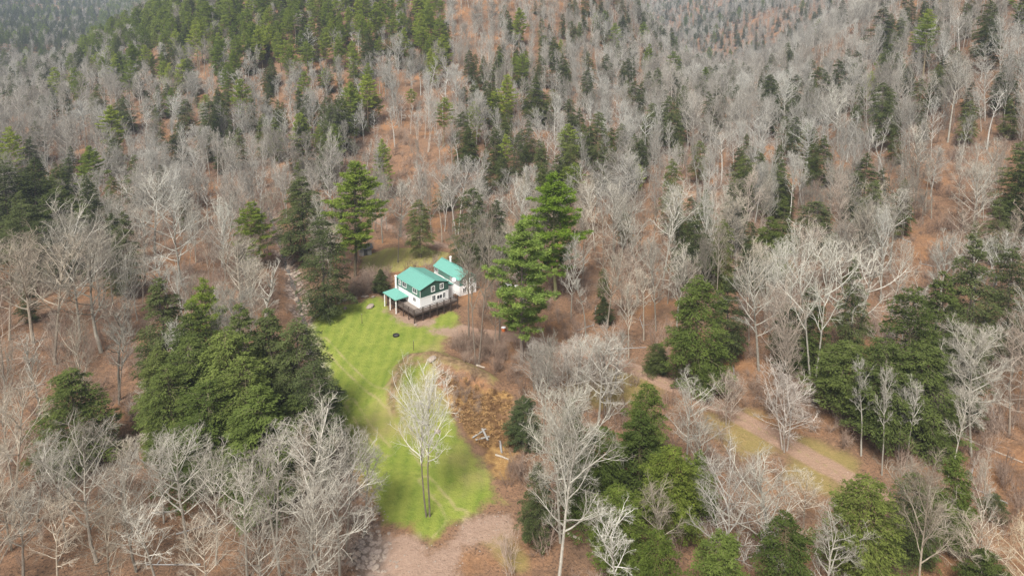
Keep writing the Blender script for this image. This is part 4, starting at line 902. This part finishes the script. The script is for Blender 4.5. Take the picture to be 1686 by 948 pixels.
s = at(601, 418); shed = empty('shed', s, rad(20), 1.15); tag(shed, 'small grey shed with a dark roof near the tall pine behind the house', 'shed')
MB().box(-1.35, -1.1, -.3, 1.35, 1.1, 1.7).build('wall', M['grey_wood'], shed)
rm = MB(); rm.slab([(-1.7, -1.5, 1.6), (1.7, -1.5, 1.6), (1.7, 0, 2.45), (-1.7, 0, 2.45)], .1); rm.slab([(-1.7, 1.5, 1.6), (1.7, 1.5, 1.6), (1.7, 0, 2.45), (-1.7, 0, 2.45)], .1); rm.build('roof', M['dark_roof'], shed)
MB().add([(-1.35, -1.1, 1.7), (-1.35, 1.1, 1.7), (-1.35, 0, 2.3), (1.35, -1.1, 1.7), (1.35, 1.1, 1.7), (1.35, 0, 2.3)], [(0, 2, 1), (3, 4, 5), (0, 3, 5, 2), (1, 2, 5, 4)]).build('gable', M['grey_wood'], shed)
d = MB().box(-.4, -1.16, -.1, .4, -1.104, 1.5).build('door', M['dark_roof'], shed); MB().box(.25, -1.2, .7, .32, -1.162, .8).build('handle', M['metal'], d)

s = at(652, 553); ring = empty('fire_ring', s); tag(ring, 'black round fire ring on the bright lawn', 'fire pit')
rm = MB(); k = 20
for i in range(k):
    a, b = i*2*math.pi/k, (i+1)*2*math.pi/k
    for (r0, r1, z0, z1) in ((.55, .66, -.1, .32),):
        rm.add([(r0*math.cos(a), r0*math.sin(a), z0), (r0*math.cos(b), r0*math.sin(b), z0), (r1*math.cos(b), r1*math.sin(b), z0), (r1*math.cos(a), r1*math.sin(a), z0), (r0*math.cos(a), r0*math.sin(a), z1), (r0*math.cos(b), r0*math.sin(b), z1), (r1*math.cos(b), r1*math.sin(b), z1), (r1*math.cos(a), r1*math.sin(a), z1)], [(4, 5, 6, 7), (0, 4, 7, 3)[::-1], (0, 1, 5, 4), (2, 3, 7, 6)])
rm.build('rim', M['ash'], ring)
MB().tube([(0, 0, -.05), (0, 0, .1)], [.54, .5], 14).build('ash_bed', M['dark_roof'], ring)

def rock_mesh(seed, r=1.0):
    R = np.random.default_rng(seed); bm = bmesh.new(); bmesh.ops.create_icosphere(bm, subdivisions=2, radius=r)
    ax = nrm(R.normal(0, 1, (7, 3))); am = R.uniform(.62, .95, 7)
    for v in bm.verts:
        c = np.array(v.co)
        for a, m_ in zip(ax, am):
            t = float(c @ a)-m_*r
            if t > 0: c = c-a*t*.9
        c += R.normal(0, .025*r, 3); v.co = (c[0], c[1], c[2]*.7)
    me = bpy.data.meshes.new('boulder'); bm.to_mesh(me); bm.free(); me.materials.append(M['stone']); return me
ROCKS = [rock_mesh(s_) for s_ in range(61, 67)]
def rock(px, py, size, label, group=None, jx=1.0):
    q = at(px, py); o = link_mesh('boulder', random.choice(ROCKS)); o.location = (q.x, q.y, q.z+size*.15); o.scale = (size*random.uniform(.8, 1.4)*jx, size*random.uniform(.8, 1.2), size*random.uniform(.7, 1.1)); o.rotation_euler = (random.uniform(-.3, .3), random.uniform(-.3, .3), random.uniform(0, 6.28))
    return tag(o, label, 'boulder', group)
rock(609, 506, .8, 'pale flat boulder lying on the grass at the upper lawn edge')
rock(712, 592, .75, 'mossy grey boulder beside the curved wheel track')
rock(568, 508, .5, 'low grey stone by the upper lawn edge, below the creek-bend hemlock')
rock(720, 711, .55, 'whitish stone on the grass behind the lone lawn tree')
rock(684, 535, .4, 'small white stone on the grass in front of the deck corner')
for i in range(46):
    t = random.uniform(0, 1)
    if i < 30: a = (468+46*t+random.uniform(-14, 12), 415+110*t)
    else: a = (560+80*random.random(), 868+random.uniform(0, 75))
    rock(a[0], a[1], random.uniform(.3, .8)*(1 if i < 30 else .55), 'grey stone in the rocky creek bed beside the hemlocks' if i < 30 else 'low stone in the gravelly creek bed below the lawn', 'boulders along the creek at the hemlocks' if i < 30 else 'stones in the creek bed below the lawn')
for i in range(12):
    t = i/11; rock(520+95*t+random.uniform(-4, 4), 508-18*t+random.uniform(-3, 2)-3*math.sin(t*3), random.uniform(.25, .6), 'stone in the row along the upper edge of the lawn', 'stones lining the upper lawn edge')

rows = []
for _ in range(2500):
    x, y = RNG.uniform(-40, 5), RNG.uniform(72, 100)
    d1 = poly_sd(np.array([x]), np.array([y]), dirt)[0]; d2 = seg_dist(np.array([x]), np.array([y]), creek_line)[0]
    if (d1 > -.5 and RNG.uniform() < .35) or d2 < 3.5: q = RNG.uniform(.03, .10)*(2.2 if d2 < 3 else 1); rows.append((x, y, tz(x, y), q*1.2, q, RNG.integers(0, 6)))
point_cloud('loose_stones', rows, ROCKS)
def post(px, py, h, label):
    q = at(px, py); o = empty('post', q); MB().tube([(0, 0, -.3), (0, 0, h)], [.06, .05], 6).build('shaft', M['deck_dark'], o); MB().tube([(0, 0, h+.002), (0, 0, h+.06)], [.075, .05], 6).build('cap', M['grey_wood'], o)
    tag(o, label, 'post')
post(596, 532, 2.0, 'thin dark post on the lawn below the porch'); post(681, 577, 2.0, 'thin dark post on the lawn beside the wheel track')

def log(px0, py0, px1, py1, r, label, mat='log', name='fallen_log', lift=0.0):
    a, b = at(px0, py0), at(px1, py1); m = MB(); d_ = b-a; n_ = 7
    pts = [np.array(a+d_*(i/(n_-1))) for i in range(n_)]
    for q in pts: q[2] = tz(q[0], q[1])+r*.7+lift+random.uniform(-.03, .03)
    m.tube([q-np.array(a) for q in pts], np.linspace(r, r*.6, n_), 8)
    o = m.build(name, M[mat]); o.location = a; tag(o, label, 'log'); return o
log(1588, 722, 1684, 762, .13, 'long pale fallen log lying down the reddish slope')
log(784, 602, 798, 606, .2, 'short whitish log at the edge of the reddish brush by the lawn')
log(823, 728, 826, 746, .22, 'dark log standing end-on at the foot of the fern bank', 'grey_wood'); log(816, 749, 838, 757, .16, 'thin reddish pole lying below the fern bank', 'log')
log(935, 880, 958, 890, .2, 'pale broken log at the foot of the middle stand')
log(470, 452, 492, 446, .2, 'pale drift log lying across the rocky creek'); log(462, 430, 480, 422, .18, 'grey drift log upstream in the rocky creek', 'grey_wood')
log(1480, 665, 1530, 690, .14, 'thin fallen stem under the slope stand')
def fallen(px, py):
    q = at(px, py); L = random.uniform(3, 7); az = random.uniform(0, 3.14); m = MB(); n_ = 6; pts = []
    for i in range(n_):
        x, y = math.cos(az)*L*i/(n_-1), math.sin(az)*L*i/(n_-1); pts.append((x, y, tz(q.x+x, q.y+y)-q.z+.12+(.5*i/(n_-1) if L > 7 else 0)))
    m.tube(pts, np.linspace(.11, .05, n_), 7)
    for _ in range(3):
        b = np.array(pts[random.randrange(2, n_)]); m.tube([b, b+np.array([random.gauss(0, .6), random.gauss(0, .6), random.uniform(.2, .9)])], [.05, .02], 4)
    o = m.build('fallen_log', M['grey_wood']); o.location = q
    tag(o, 'grey fallen log on the leaf litter '+region(px, py), 'log', 'fallen logs on the leaf litter '+region(px, py))
for a, b in [(30, 640), (60, 690), (20, 760), (230, 590), (200, 600), (290, 880), (60, 860), (330, 930), (250, 845), (950, 545), (980, 520), (1010, 575), (1060, 545), (1190, 610), (1210, 640), (1560, 700), (1640, 700), (1600, 780), (1660, 830), (1540, 760), (1600, 300), (1540, 440), (1500, 400), (1640, 470), (680, 290), (640, 300)]: fallen(a, b)
for i, (a, b, c_, d_, l) in enumerate([(778, 722, 800, 708, 'longest whitish board on top of the scrap pile by the fern bank'), (783, 727, 806, 722, 'grey board lying low in the scrap pile by the fern bank'), (794, 710, 803, 730, 'short board crossing the scrap pile by the fern bank')]):
    p0, p1 = at(a, b), at(c_, d_); dv = p1-p0; m = MB().box(0, -.14, 0, dv.length, .14, .09); m.box(dv.length*.1, -.17, .092, dv.length*.14, .17, .13)
    o = m.build('board', M['board']); o.location = p0+Vector((0, 0, .12+i*.17)); o.rotation_euler = (random.uniform(-.1, .1), -math.atan2(dv.z, dv.xy.length)-.03, math.atan2(dv.y, dv.x)); tag(o, l, 'board')
# orange tub and white vehicle behind the pines
q = at(829, 545); tub = empty('bucket', q); tag(tub, 'orange bucket on the ground under the light green pine', 'bucket')
MB().tube([(0, 0, 0), (0, 0, .75)], [.34, .45], 12).build('body', M['orange'], tub); MB().tube([(0, 0, .752), (0, 0, .80)], [.48, .48], 12).build('rim', M['trim'], tub)
q = at(840, 478); car = empty('parked_car', q, rad(15)); tag(car, 'white car parked behind the light green pine', 'car')
def carbody():
    m = MB(); pr_ = [(-2.2, .35), (-2.2, .85), (-1.9, .95), (-1.5, 1.45), (.3, 1.5), (1.0, .98), (2.1, .85), (2.2, .4)]
    L_ = [(x, -.85, z) for x, z in pr_]; R_ = [(x, .85, z) for x, z in pr_]; n_ = len(pr_)
    return m.add(L_+R_, [tuple(range(n_)), tuple(range(2*n_-1, n_-1, -1))]+[(i, i+n_, (i+1) % n_+n_, (i+1) % n_) for i in range(n_)])
carbody().build('body', M['vehicle_white'], car)
g = MB(); g.box(-1.3, -.87, 1.0, .35, -.855, 1.36); g.box(-1.3, .855, 1.0, .35, .87, 1.36); g.add([(.36, -.7, 1.5), (.36, .7, 1.5), (.97, .7, 1.05), (.97, -.7, 1.05)], [(0, 1, 2, 3)]); g.build('window', M['glass'], car)
for x in (-1.4, 1.35):
    for y in (-.8, .8):
        wq = MB().tube([(x, y-.12, .33), (x, y+.12, .33)], .33, 14).build('wheel', M['rubber'], car); MB().tube([(x, y-.13, .33), (x, y+.13, .33)], .19, 10).build('rim', M['metal'], wq)
